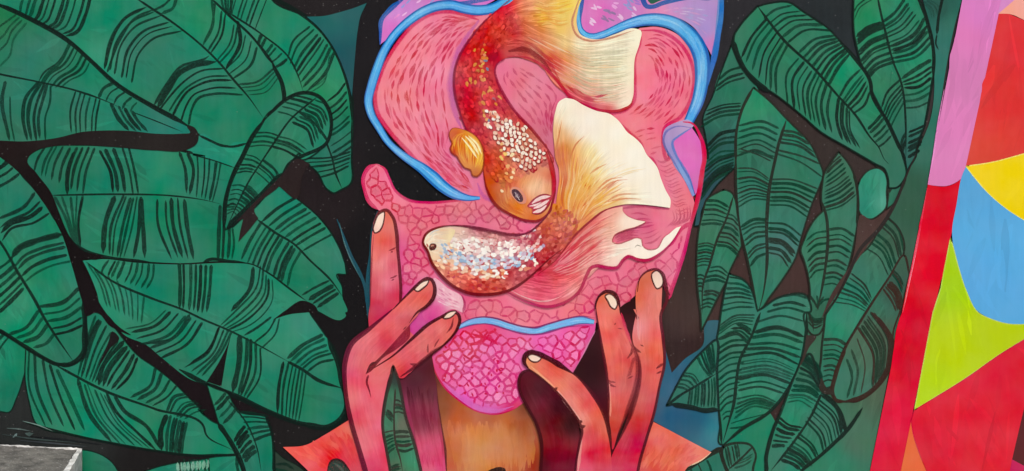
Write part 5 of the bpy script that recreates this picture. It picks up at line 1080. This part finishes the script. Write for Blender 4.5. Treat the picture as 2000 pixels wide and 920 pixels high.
def c2(u, v, r, p):
    base = FC2(p[None])[0]; x = r.random()
    if u < 0.09: return None
    white, rose, blue, deep = (254, 248, 238), (246, 216, 210), (204, 220, 232), (150, 184, 214)
    if u < 0.66:
        if v < -0.72: return dark(base, r.normal(0, 16)), 0.9
        if v < -0.20 and x < 0.80: return [white, white, rose, (250, 234, 222), (236, 182, 178)][r.integers(5)], 1.15
        if -0.20 <= v < 0.22 and x < 0.85: return [blue, deep, white, (230, 226, 232), (214, 190, 206), blue][r.integers(6)], 1.1
        if 0.22 <= v < 0.46 and x < 0.7: return [white, (252, 232, 210), (246, 200, 168), (232, 140, 106)][r.integers(4)], 1.1
    elif u < 0.80 and v < 0.2 and x < 0.4: return [(226, 206, 214), (232, 160, 156), (180, 160, 186), (244, 204, 194)][r.integers(4)], 1.0
    d = r.normal(2, 26) if u < 0.8 else r.normal(4, 20)
    return dark(base, np.array((d * 0.8, d, d * 0.8))), 1.0
b = Brush()
SP2 = "C2 385,515 470,560 600,610 760,635 900,625 1020,570 1110,480 D2 140,380 180,330"
HW2 = [10, 38, 56, 62, 63, 60, 54, 46, 40, 36, 30]
scales(b, SP2, HW2, 6.4, 18, 9.2, c2, 9, F2P, under=((196, 70, 80), 0.22))
b.build('scales', 'stroke', f2)
b = Brush()
hf = field([("C2 410,500", (250, 234, 208)), ("C2 500,450", (234, 200, 170)), ("C2 480,540", (236, 226, 214)), ("C2 440,600", (246, 206, 170)), ("C2 540,480", (248, 226, 170)), ("C2 500,640", (240, 170, 130))])
b.fill(smooth(P("C2 380,515 388,480 412,455 445,440 520,432 560,440 540,500 500,560 470,610 440,620 410,565"), True), hf, 5)
h2 = b.build('fish_head', 'body', f2)
b = Brush(); streaks(b, 80, "C2 390,500 440,450 540,435", "C2 410,560 440,580 500,600", 4, hf, 0.6, 16, (0.2, 0.5), seed=41, tint=[(255, 244, 222), (236, 210, 170), (196, 206, 216), (244, 190, 150)])
for k in range(26): b.dab(np.array((700, 300)) + np.array((480 + RNG.random() * 90, 520 + RNG.random() * 110)) / 2.9677, 8, 5, 0.6, [(250, 240, 226), (170, 192, 212), (244, 196, 160)][k % 3], 0.7)
b.build('head_strokes', 'stroke', h2)
b = Brush()
b.dab(P("C2 432,540")[0, :2], 13, 16, 0.2, (96, 40, 40), 0.95, 14); b.dab(P("C2 430,534")[0, :2], 6, 5, 0, (196, 130, 110), 0.9); b.stroke(smooth(P("C2 418,525 420,550 440,556 452,540")), 3, (66, 24, 28), 0.9)
b.dab(P("C2 432,540")[0, :2], 3, 3, 0, (60, 20, 26), 0.9); b.dab(P("C2 402,532")[0, :2], 9, 3, 1.1, (190, 90, 80), 0.8)
b.build('eye', 'stroke', h2)
b = Brush()
b.stroke(smooth(P("C2 540,417 480,424 440,437 410,452 385,480 377,515 404,565 425,627 470,692 560,773 650,809 760,815 870,793 980,725 1040,672 1100,615 1187,548")), 6, (120, 24, 34), 0.93, soft=0.12, taper=(0.1, 0.25))
b.stroke(smooth(P("C2 480,424 540,417 610,420 700,432 790,450 860,465 930,470 985,458 1030,425 1080,375 1120,330")), 5, (116, 34, 54), 0.9, soft=0.2, taper=(0.2, 0.2))
b.stroke(smooth(P("C2 640,435 740,448 850,470 950,478")), 8, (128, 40, 60), 0.55, soft=0.6)
b.build('fish_outline', 'stroke', f2)

# ---- the hands
OUT = (84, 22, 34)
def nail(parent, poly):
    b = Brush(); pl = smooth(P(poly), True, 3); c = pl.mean(0)
    b.fill(pl, [("P %f,%f" % (c[0] - 4, c[1]), (250, 226, 200)), ("P %f,%f" % tuple(pl[0]), (240, 196, 176)), ("P %f,%f" % tuple(pl[len(pl) // 2]), (248, 214, 196))], 4)
    o = b.build('fingernail', 'body', parent)
    b = Brush(); b.stroke(np.r_[pl, pl[:2]], 3, (78, 28, 32), 0.9, taper=(0, 0)); b.build('nail_outline', 'line', o)
    return o
HF = field([("C2 150,480 120,430", (230, 112, 92)), ("C2 200,480", (220, 96, 86)), ("C2 110,600", (236, 130, 124)), ("C2 150,620", (238, 150, 150)), ("C2 200,640", (214, 82, 90)), ("C2 110,800", (218, 76, 94)), ("C2 170,760", (234, 120, 130)), ("C2 210,800", (206, 64, 80)), ("C2 100,900", (196, 40, 74)), ("C3 230,40", (198, 44, 74))])
hand_l = bpy.data.objects.new('hand', None); COL.objects.link(hand_l); hand_l.parent = mural; hand_l['label'] = 'left hand with three raised fingers cupping the pink head'
fa, _ = figure('finger', 'upright finger at the far left', "C2 85,450 95,385 125,340 165,330 198,365 220,440 228,550 240,680 242,850 C3 400,0! 300,80 215,130! 212,0 C2 70,880 75,700", HF, 6, hand_l)
b = Brush(); streaks(b, 130, "C2 100,470 90,650 85,920", "C2 215,460 222,640 235,900", 5, HF, 0.4, 15, (0.15, 0.5), seed=51)
for k in ("C2 180,562 200,555 222,542", "C2 190,572 205,565", "C2 185,722 205,716 228,704", "C2 195,735 212,725"): b.stroke(smooth(P(k)), 3, (130, 36, 44), 0.85)
b.stroke(smooth(P("C2 92,470 82,600 75,780 72,920")), 4, (150, 46, 60), 0.7, soft=0.4)
b.build('finger_strokes', 'stroke', fa)
b = Brush(); b.stroke(smooth(P("C2 92,400 125,342 165,328 200,365 223,450 231,560 243,690 245,850 C3 385,-30")), 6.5, (110, 30, 40), 0.93, taper=(0.1, 0.1)); b.build('finger_outline', 'line', fa)
nail(fa, "C2 90,445 98,400 125,350 150,338 150,390 138,430 118,455 98,460")
HL = field([("C2 410,760", (226, 104, 92)), ("C2 330,850", (232, 112, 100)), ("C2 250,900", (236, 120, 110)), ("C3 330,60", (234, 110, 112)), ("C3 220,150", (236, 112, 116)), ("C3 420,40", (204, 64, 76)), ("C3 120,250", (220, 88, 98)), ("C3 180,270", (228, 104, 110)), ("C3 300,190", (208, 70, 86)), ("C3 140,400", (232, 104, 122)), ("C3 100,350", (224, 84, 112)), ("C3 180,480", (240, 126, 140)), ("C3 250,450", (238, 110, 116)), ("C3 200,600", (237, 118, 136)), ("C3 250,650", (232, 104, 130)), ("C3 160,620", (216, 66, 94)), ("C3 230,800", (234, 104, 124)), ("C3 300,850", (220, 74, 92)), ("C3 220,900", (214, 62, 92)), ("C3 320,420", (226, 88, 94)), ("C3 290,560", (226, 84, 100)), ("C3 700,40", (226, 92, 92)), ("C3 600,140", (224, 86, 92)), ("C3 480,200", (230, 104, 106)), ("C3 360,290", (234, 108, 108)), ("C3 520,270", (222, 72, 86)), ("C3 420,350", (208, 56, 76)), ("C3 260,360", (234, 112, 116)), ("C3 620,90", (236, 124, 120))])
pm, _ = figure('palm', 'bent finger and wrist of the left hand', "C2 440,765 425,735 398,725 370,738 330,775 270,830 200,900 C3 330,0 200,100 110,190 78,290 80,430 110,620 160,800 210,1000! C3 372,1000! 330,830 300,720 292,640 308,490 340,370 400,380! 470,330 480,140! 430,80 C2 400,880 435,835", HL, 7, hand_l)
b = Brush()
streaks(b, 200, "C2 380,740 C3 330,20 150,170 95,320 100,480 190,880", "C2 430,800 C3 420,90 230,280 210,400 240,560 330,900", 7, HL, 0.4, 15, (0.1, 0.35), seed=53)
b.fill(smooth(P("C3 450,70! 448,140 380,205 290,265 215,345 195,355! 225,300 250,280 330,200 420,100"), True), [("C3 400,140", (150, 36, 52)), ("C3 280,240", (116, 30, 42))], 6, 0.95)
b.stroke(smooth(P("C3 195,355 240,290 260,290")), 4, (66, 20, 28), 0.9); b.stroke(smooth(P("C3 210,360 202,400 215,450 225,490")), 5, (110, 30, 44), 0.85, taper=(0.1, 0.6))
for k in ("C3 430,80 410,100", "C3 230,300 210,330"): b.stroke(smooth(P(k)), 3, OUT, 0.8)
b.build('palm_strokes', 'stroke', pm)
b = Brush()
b.stroke(smooth(P("C2 205,900 270,832 330,772 370,738 400,722 428,732 442,762 438,830 400,880 C3 490,0 445,60")), 7, (82, 24, 30), 0.95, taper=(0.4, 0.3))
b.stroke(smooth(P("C3 350,-20 215,95 110,185 75,290 77,430 108,620 160,800 215,990")), 9, (104, 18, 44), 0.93, taper=(0.2, 0))
b.stroke(smooth(P("C3 345,330 310,480 292,640 305,740 330,830 365,960")), 6, (96, 20, 40), 0.93, taper=(0.1, 0))
b.build('palm_outline', 'line', pm)
fc, _ = figure('finger', 'lower slanting finger of the left hand', "C3 212,420 225,340 280,300 350,250 450,165 560,70 640,25 690,2 725,10 735,40 725,80 640,185 550,255 470,320 400,378 375,350 350,308 320,380 280,400", HL, 6, hand_l)
b = Brush(); streaks(b, 110, "C3 240,370 450,180 640,40", "C3 390,350 560,230 720,60", 6, HL, 0.4, 15, (0.15, 0.45), seed=55)
for k, w in (("C3 555,180 552,210 555,235", 3.5), ("C3 450,295 470,300 490,302 465,310", 6), ("C3 620,150 600,180 590,200", 3), ("C3 700,30 690,80 660,120", 4)): b.stroke(smooth(P(k)), w, (110, 26, 44), 0.75)
b.stroke(smooth(P("C3 395,370 470,320 550,255 640,185")), 9, (90, 16, 34), 0.8, soft=0.5)
b.build('finger_strokes', 'stroke', fc)
b = Brush()
b.stroke(smooth(P("C3 240,320 350,250 450,162 560,65 640,20 690,-3 728,8 738,40 726,85 640,190 550,260")), 6.5, (78, 20, 28), 0.95, taper=(0.4, 0.3)); b.build('finger_outline', 'line', fc)
nail(fc, "C3 642,32 655,12 690,-8 718,-8 705,12 675,32"); nail(pm, "C2 328,788 345,765 385,738 410,733 402,755 375,780 345,797")
sl = leaf('slim leaf seen between the fingers and the dark arm',
     "C3 352,308! 380,380 400,470 425,600 470,740 510,900 530,1000! 350,1000! 325,850 305,740 292,650 300,560 315,470 340,380",
     gl(("C3 340,480", (62, 128, 96)), ("C3 400,640", (118, 116, 98)), ("C3 380,520", (84, 110, 90)), ("C3 330,800", (60, 118, 88)), ("C3 450,860", (66, 150, 112)), ("C3 340,620", (56, 130, 96)), ("C3 370,900", (94, 112, 90)), ("C3 365,380", (54, 60, 56))),
     edge=6, ink=(58, 48, 44), grid=8, mids=["5|C3 365,440 358,620 365,740 395,850 410,930"],
     groups=["4 6|C3 365,505 380,505 395,515|C3 365,575 385,572 412,582", "4 6|C3 322,565 335,575 350,600|C3 312,590 325,605 345,628", "5 9|C3 365,690 400,685 440,690|C3 375,790 420,800 465,785", "6 6|C3 310,690 330,685 352,682|C3 320,815 340,795 362,780", "3 6|C3 345,890 365,880 385,875|C3 350,915 370,905 390,900"])

HR = field([("D2 380,850", (222, 104, 84)), ("D2 430,880", (230, 116, 96)), ("D3 530,50", (240, 130, 112)), ("D3 560,200", (236, 116, 96)), ("D3 600,100", (230, 98, 86)), ("D3 650,60", (220, 72, 82)), ("D3 660,200", (226, 84, 80)), ("D3 690,280", (214, 66, 80)), ("D3 600,330", (230, 106, 90)), ("D3 570,480", (232, 116, 104)), ("D3 640,480", (222, 84, 76)), ("D3 600,600", (210, 60, 66)), ("D3 590,680", (196, 36, 48)), ("D3 680,400", (200, 66, 70)),
            ("D2 620,720", (216, 104, 78)), ("D2 600,850", (226, 112, 92)), ("D2 660,850", (232, 130, 120)), ("D3 740,80", (240, 150, 146)), ("D3 800,60", (232, 116, 98)), ("D3 850,200", (238, 126, 104)), ("D3 770,220", (230, 106, 86)), ("D3 800,330", (226, 96, 84)), ("D3 760,480", (214, 82, 76)), ("D3 840,400", (230, 104, 96)), ("D3 720,600", (206, 60, 74)), ("D3 790,560", (214, 76, 92)), ("D3 660,720", (204, 50, 70)), ("D3 620,850", (210, 48, 74)), ("D3 700,820", (206, 52, 76)), ("D3 730,740", (190, 40, 70))])
hand_r = bpy.data.objects.new('hand', None); COL.objects.link(hand_r); hand_r.parent = mural; hand_r['label'] = 'right hand with spread fingers at the lower right of the pink head'
gap, _ = figure('shadow_gap', 'dark maroon gaps between the fingers of the right hand', "D2 440,930! 500,870 570,840! 640,800 720,780 760,850! D3 860,-30! 700,210 720,300 640,640 590,800 570,930! 540,930! 400,470 350,350! 420,230 490,100", [("D3 450,300", (48, 20, 24)), ("D3 530,650", (76, 16, 28)), ("D3 660,60", (66, 22, 28)), ("D3 700,300", (120, 40, 46)), ("D2 520,890", (44, 18, 20)), ("D2 740,800", (60, 34, 34))], 7, hand_r)
fr, _ = figure('finger', 'outer upright finger of the right hand', "D2 568,930 568,790 590,720 630,685 680,672 715,690 722,740 715,800 712,920! D3 715,-40! 862,-30! 870,150 878,290 850,420 820,570 770,740 735,870 720,1000! 545,1000! 575,830 640,700 700,570 732,440 735,300 712,220 695,150 705,60", HR, 6, hand_r)
# the outer finger's own right side rises to the nail
b = Brush(); b.fill(smooth(P("D2 568,800 590,720 630,685 680,674 715,695 718,760 715,850 710,940! D3 865,0! 700,-20! D2 568,930!"), True), HR, 6); b.build('fingertip', 'body', fr)
b = Brush(); streaks(b, 130, "D3 715,0 705,150 740,300 700,570 570,920", "D3 860,0 868,200 840,420 760,740 700,940", 6, HR, 0.4, 15, (0.12, 0.4), seed=61)
streaks(b, 60, "D2 590,740 575,930 D3 720,60", "D2 690,790 700,930 D3 850,60", 5, HR, 0.4, 15, (0.2, 0.5), seed=62)
for k, w in (("D3 832,322 850,310 872,292", 5), ("D3 835,350 850,345 862,335", 4), ("D3 700,190 720,215 745,230", 5), ("D3 740,185 760,195", 3), ("D3 712,10 725,30 720,40", 6)): b.stroke(smooth(P(k)), w, (104, 30, 38), 0.8)
b.stroke(smooth(P("D3 725,10 728,100 735,160")), 6, (244, 160, 156), 0.6, soft=0.5); b.stroke(smooth(P("D3 705,200 735,300 730,420 690,570 640,690 600,770")), 10, (110, 28, 40), 0.85, soft=0.4, taper=(0.2, 0.3))
b.build('finger_strokes', 'stroke', fr)
b = Brush()
b.stroke(smooth(P("D2 575,800 592,718 630,682 682,670 718,692 735,740 745,850 D3 862,0 872,150 880,290 852,420 822,570 772,740 735,870 715,990")), 6, (96, 26, 36), 0.9, taper=(0.15, 0), soft=0.1); b.build('finger_outline', 'line', fr)
nail(fr, "D2 662,690 690,678 710,695 714,770 690,782 668,750")
fm, _ = figure('finger', 'middle upright finger of the right hand', "D2 332,930 335,870 355,825 400,800 440,812 462,860 475,930! D3 600,-40! 640,40 690,170 722,250 728,330 712,440 660,580 610,700 580,790 565,720 556,600 556,480 545,350 520,200 500,80 482,-20", HR, 6, hand_r)
b = Brush(); streaks(b, 130, "D3 490,0 530,200 555,400 565,700", "D3 620,30 700,200 715,350 600,700", 6, HR, 0.4, 15, (0.12, 0.4), seed=63)
for k, w in (("D3 548,378 560,395 598,402", 4), ("D3 555,400 575,420 600,428", 4), ("D3 600,60 590,70", 3), ("D3 610,90 640,95", 2.5), ("D3 665,265 690,230 695,190", 5), ("D3 668,380 700,365", 4)): b.stroke(smooth(P(k)), w, (120, 32, 42), 0.75)
for i in range(12): q = np.array((690 - i * 2.5, 270 + i * 9)) / 2.9677 + (1000, 610); b.stroke(np.linspace(q, q + (9, -5), 6), 2.5, (140, 40, 52), 0.6)
b.stroke(smooth(P("D3 640,40 690,180 722,260 728,340 710,440 660,580 610,700")), 12, (130, 34, 46), 0.75, soft=0.5); b.stroke(smooth(P("D3 630,0 655,90 688,180")), 8, (220, 40, 80), 0.7, soft=0.4)
b.stroke(smooth(P("D3 560,410 562,500 568,600")), 9, (246, 160, 140), 0.6, soft=0.5)
b.build('finger_strokes', 'stroke', fm)
b = Brush(); b.stroke(smooth(P("D3 484,-30 500,80 520,200 546,350 557,480 557,600 566,720")), 5, (92, 24, 34), 0.9); b.stroke(smooth(P("D2 334,900 336,868 356,823 400,797 442,808 466,860 480,920")), 6.5, (70, 22, 28), 0.95); b.build('finger_outline', 'line', fm)
nail(fm, "D2 390,822 412,812 432,820 458,880 445,900 425,890 405,855")
HD = field([("D3 100,400", (92, 16, 36)), ("D3 70,440", (84, 12, 32)), ("D3 180,430", (78, 14, 28)), ("D3 160,540", (116, 26, 46)), ("D3 280,540", (62, 12, 24)), ("D3 250,640", (100, 18, 34)), ("D3 340,640", (52, 14, 22)), ("D3 220,740", (134, 22, 40)), ("D3 320,780", (140, 22, 38)), ("D3 260,880", (126, 18, 36)), ("D3 180,880", (84, 20, 32)), ("D3 350,860", (110, 16, 34))])
fd, _ = figure('finger', 'shadowed maroon finger of the right hand', "D3 42,400 55,355 90,335 125,345 180,390 260,460 330,550 385,660 392,760 365,1000! 160,1000! 165,720 140,640 90,540 55,470", HD, 6, hand_r)
b = Brush(); streaks(b, 110, "D3 60,420 120,580 170,720 170,930", "D3 150,380 300,540 385,680 370,930", 6, HD, 0.4, 15, (0.15, 0.45), seed=65)
streaks(b, 40, "D3 130,480 200,560 260,620", "D3 250,480 320,570 370,640", 3, HD, 0.4, 15, (0.1, 0.3), seed=66); b.build('finger_strokes', 'stroke', fd)
b = Brush(); b.stroke(smooth(P("D3 130,345 90,333 55,353 40,400 52,470 90,545 142,645 165,720 165,950")), 6, (70, 14, 24), 0.95, taper=(0.1, 0)); b.build('finger_outline', 'line', fd)
HT = field([("D3 100,290", (232, 140, 90)), ("D3 180,340", (238, 120, 88)), ("D3 220,300", (222, 90, 80)), ("D3 300,360", (228, 92, 80)), ("D3 250,420", (240, 140, 110)), ("D3 380,440", (222, 84, 74)), ("D3 330,520", (240, 140, 130)), ("D3 430,540", (226, 80, 76)), ("D3 480,560", (234, 110, 84)), ("D3 400,600", (240, 150, 140)), ("D3 460,700", (214, 62, 70)), ("D3 530,680", (226, 90, 78)), ("D3 400,760", (236, 120, 120)), ("D3 470,820", (206, 46, 64)), ("D3 540,820", (222, 70, 76)), ("D3 420,880", (230, 100, 110)), ("D3 520,900", (210, 50, 70))])
ft, _ = figure('finger', 'bent thumb of the right hand', "D3 75,285 80,255 100,238 150,242 200,265 290,315 360,360 430,430 490,510 535,600 560,710 572,830 580,1000! 365,1000! 372,850 388,760 402,670 380,620 340,560 290,490 240,438 160,370 95,320", HT, 6, hand_r)
b = Brush(); streaks(b, 170, "D3 90,290 250,440 400,650 385,930", "D3 170,250 370,370 540,620 570,930", 6, HT, 0.4, 15, (0.12, 0.4), seed=67)
b.stroke(smooth(P("D3 110,310 180,375 245,430")), 7, (248, 180, 130), 0.7, soft=0.5); b.stroke(smooth(P("D3 265,450 320,530 395,620")), 8, (248, 180, 170), 0.75, soft=0.5); b.stroke(smooth(P("D3 405,660 395,760 380,930")), 8, (246, 170, 160), 0.7, soft=0.5)
for k, w in (("D3 225,445 250,442 262,430", 6), ("D3 370,632 395,630 405,622", 6), ("D3 375,655 400,660 425,652", 6)): b.stroke(smooth(P(k)), w, (74, 20, 28), 0.85)
b.build('finger_strokes', 'stroke', ft)
b = Brush()
b.stroke(smooth(P("D3 95,322 70,285 76,250 100,232 150,238 205,262 290,312 362,358")), 11, (70, 14, 24), 0.97, taper=(0.2, 0.3)); b.stroke(smooth(P("D3 330,338 362,358 432,428 492,508 538,598 564,710 575,830")), 8, (84, 22, 30), 0.93); b.stroke(smooth(P("D3 90,318 160,372 240,440 290,492 342,562 384,625 403,672 388,760 372,850 362,960")), 5, (80, 20, 30), 0.9, taper=(0.1, 0)); b.build('finger_outline', 'line', ft)
nail(ft, "D3 92,252 105,242 140,246 168,264 150,282 122,284 100,270")

# ---- the concrete step standing against the wall at the lower left
step = bpy.data.objects.new('concrete_step', None); COL.objects.link(step); step.location = (-1.85, 0, 0)
step['label'] = 'grey concrete step with chalky white edges at the lower left corner'; step['category'] = 'step'

WALL_Y = -0.006
SLOPE = 0.052
dark_c = concrete("worn_concrete", (0.20, 0.185, 0.165), (0.095, 0.088, 0.080), 0.8, 0.45)
pale_c = concrete("chalky_concrete", (0.80, 0.78, 0.74), (0.50, 0.48, 0.45), 1.6, 0.2)
TOP = 0.3775
def step_z(x): return TOP - SLOPE * (x + 1.83)
def slab_part(name, left, right, back, front, mat, parent, nx, ny, amp, dz=0.0, seed=1, wob=0.0):
    """block with an uneven, chipped top: left(y), right(y) bound it sideways"""
    r = np.random.default_rng(seed); px, py, pz = parent.location
    low = r.normal(0, 1, (nx // 3 + 3, ny // 3 + 3))
    def bump(i, j):
        a, c = i / 3, j / 3; ia, ic = int(a), int(c); fa, fc = a - ia, c - ic
        return (low[ia, ic] * (1 - fa) + low[ia + 1, ic] * fa) * (1 - fc) + (low[ia, ic + 1] * (1 - fa) + low[ia + 1, ic + 1] * fa) * fc
    v, f = [], []
    for i in range(nx + 1):
        for j in range(ny + 1):
            y = back + (front - back) * j / ny; x = left(y) + (right(y) - left(y)) * i / nx
            rim = i in (0, nx) or j in (0, ny)
            x += r.normal(0, wob) if i in (0, nx) else 0
            z = step_z(x) + dz + amp * bump(i, j) + r.normal(0, amp * 0.25) - (abs(r.normal(0, amp)) if rim else 0)
            v.append((x - px, y - py - (abs(r.normal(0, wob)) if j == 0 else 0), z))
    q = lambda i, j: i * (ny + 1) + j
    for i in range(nx):
        for j in range(ny): f.append([q(i, j), q(i, j + 1), q(i + 1, j + 1), q(i + 1, j)])
    ring = [q(i, 0) for i in range(nx + 1)] + [q(nx, j) for j in range(1, ny + 1)] + [q(i, ny) for i in range(nx - 1, -1, -1)] + [q(0, j) for j in range(ny - 1, 0, -1)]
    n0 = len(v)
    for k in ring: v.append((v[k][0], v[k][1], 0.0))
    m = len(ring)
    for k in range(m): f.append([ring[k], ring[(k + 1) % m], n0 + (k + 1) % m, n0 + k])
    f.append([n0 + k for k in range(m)])
    me = bpy.data.meshes.new(name); me.from_pydata(v, [], f); me.materials.append(mat)
    o = bpy.data.objects.new(name, me); COL.objects.link(o); o.parent = parent
    return o
edge_x = lambda y: -1.690 - (y + 0.02) * 0.341
slab_part('slab', lambda y: -2.9, edge_x, WALL_Y - 0.0135, -0.56, dark_c, step, 90, 36, 0.0022, 0, 1, 0.0012)
slab_part('mortar_joint', lambda y: -2.9, lambda y: -1.676, WALL_Y, WALL_Y - 0.0128, pale_c, step, 110, 2, 0.0014, 0.0005, 2, 0.0006)
slab_part('end_edge', lambda y: edge_x(y) + 0.0018, lambda y: edge_x(y) + 0.020 - 0.012 * y, WALL_Y - 0.0135, -0.56, pale_c, step, 3, 48, 0.0012, 0.001, 3, 0.0008)
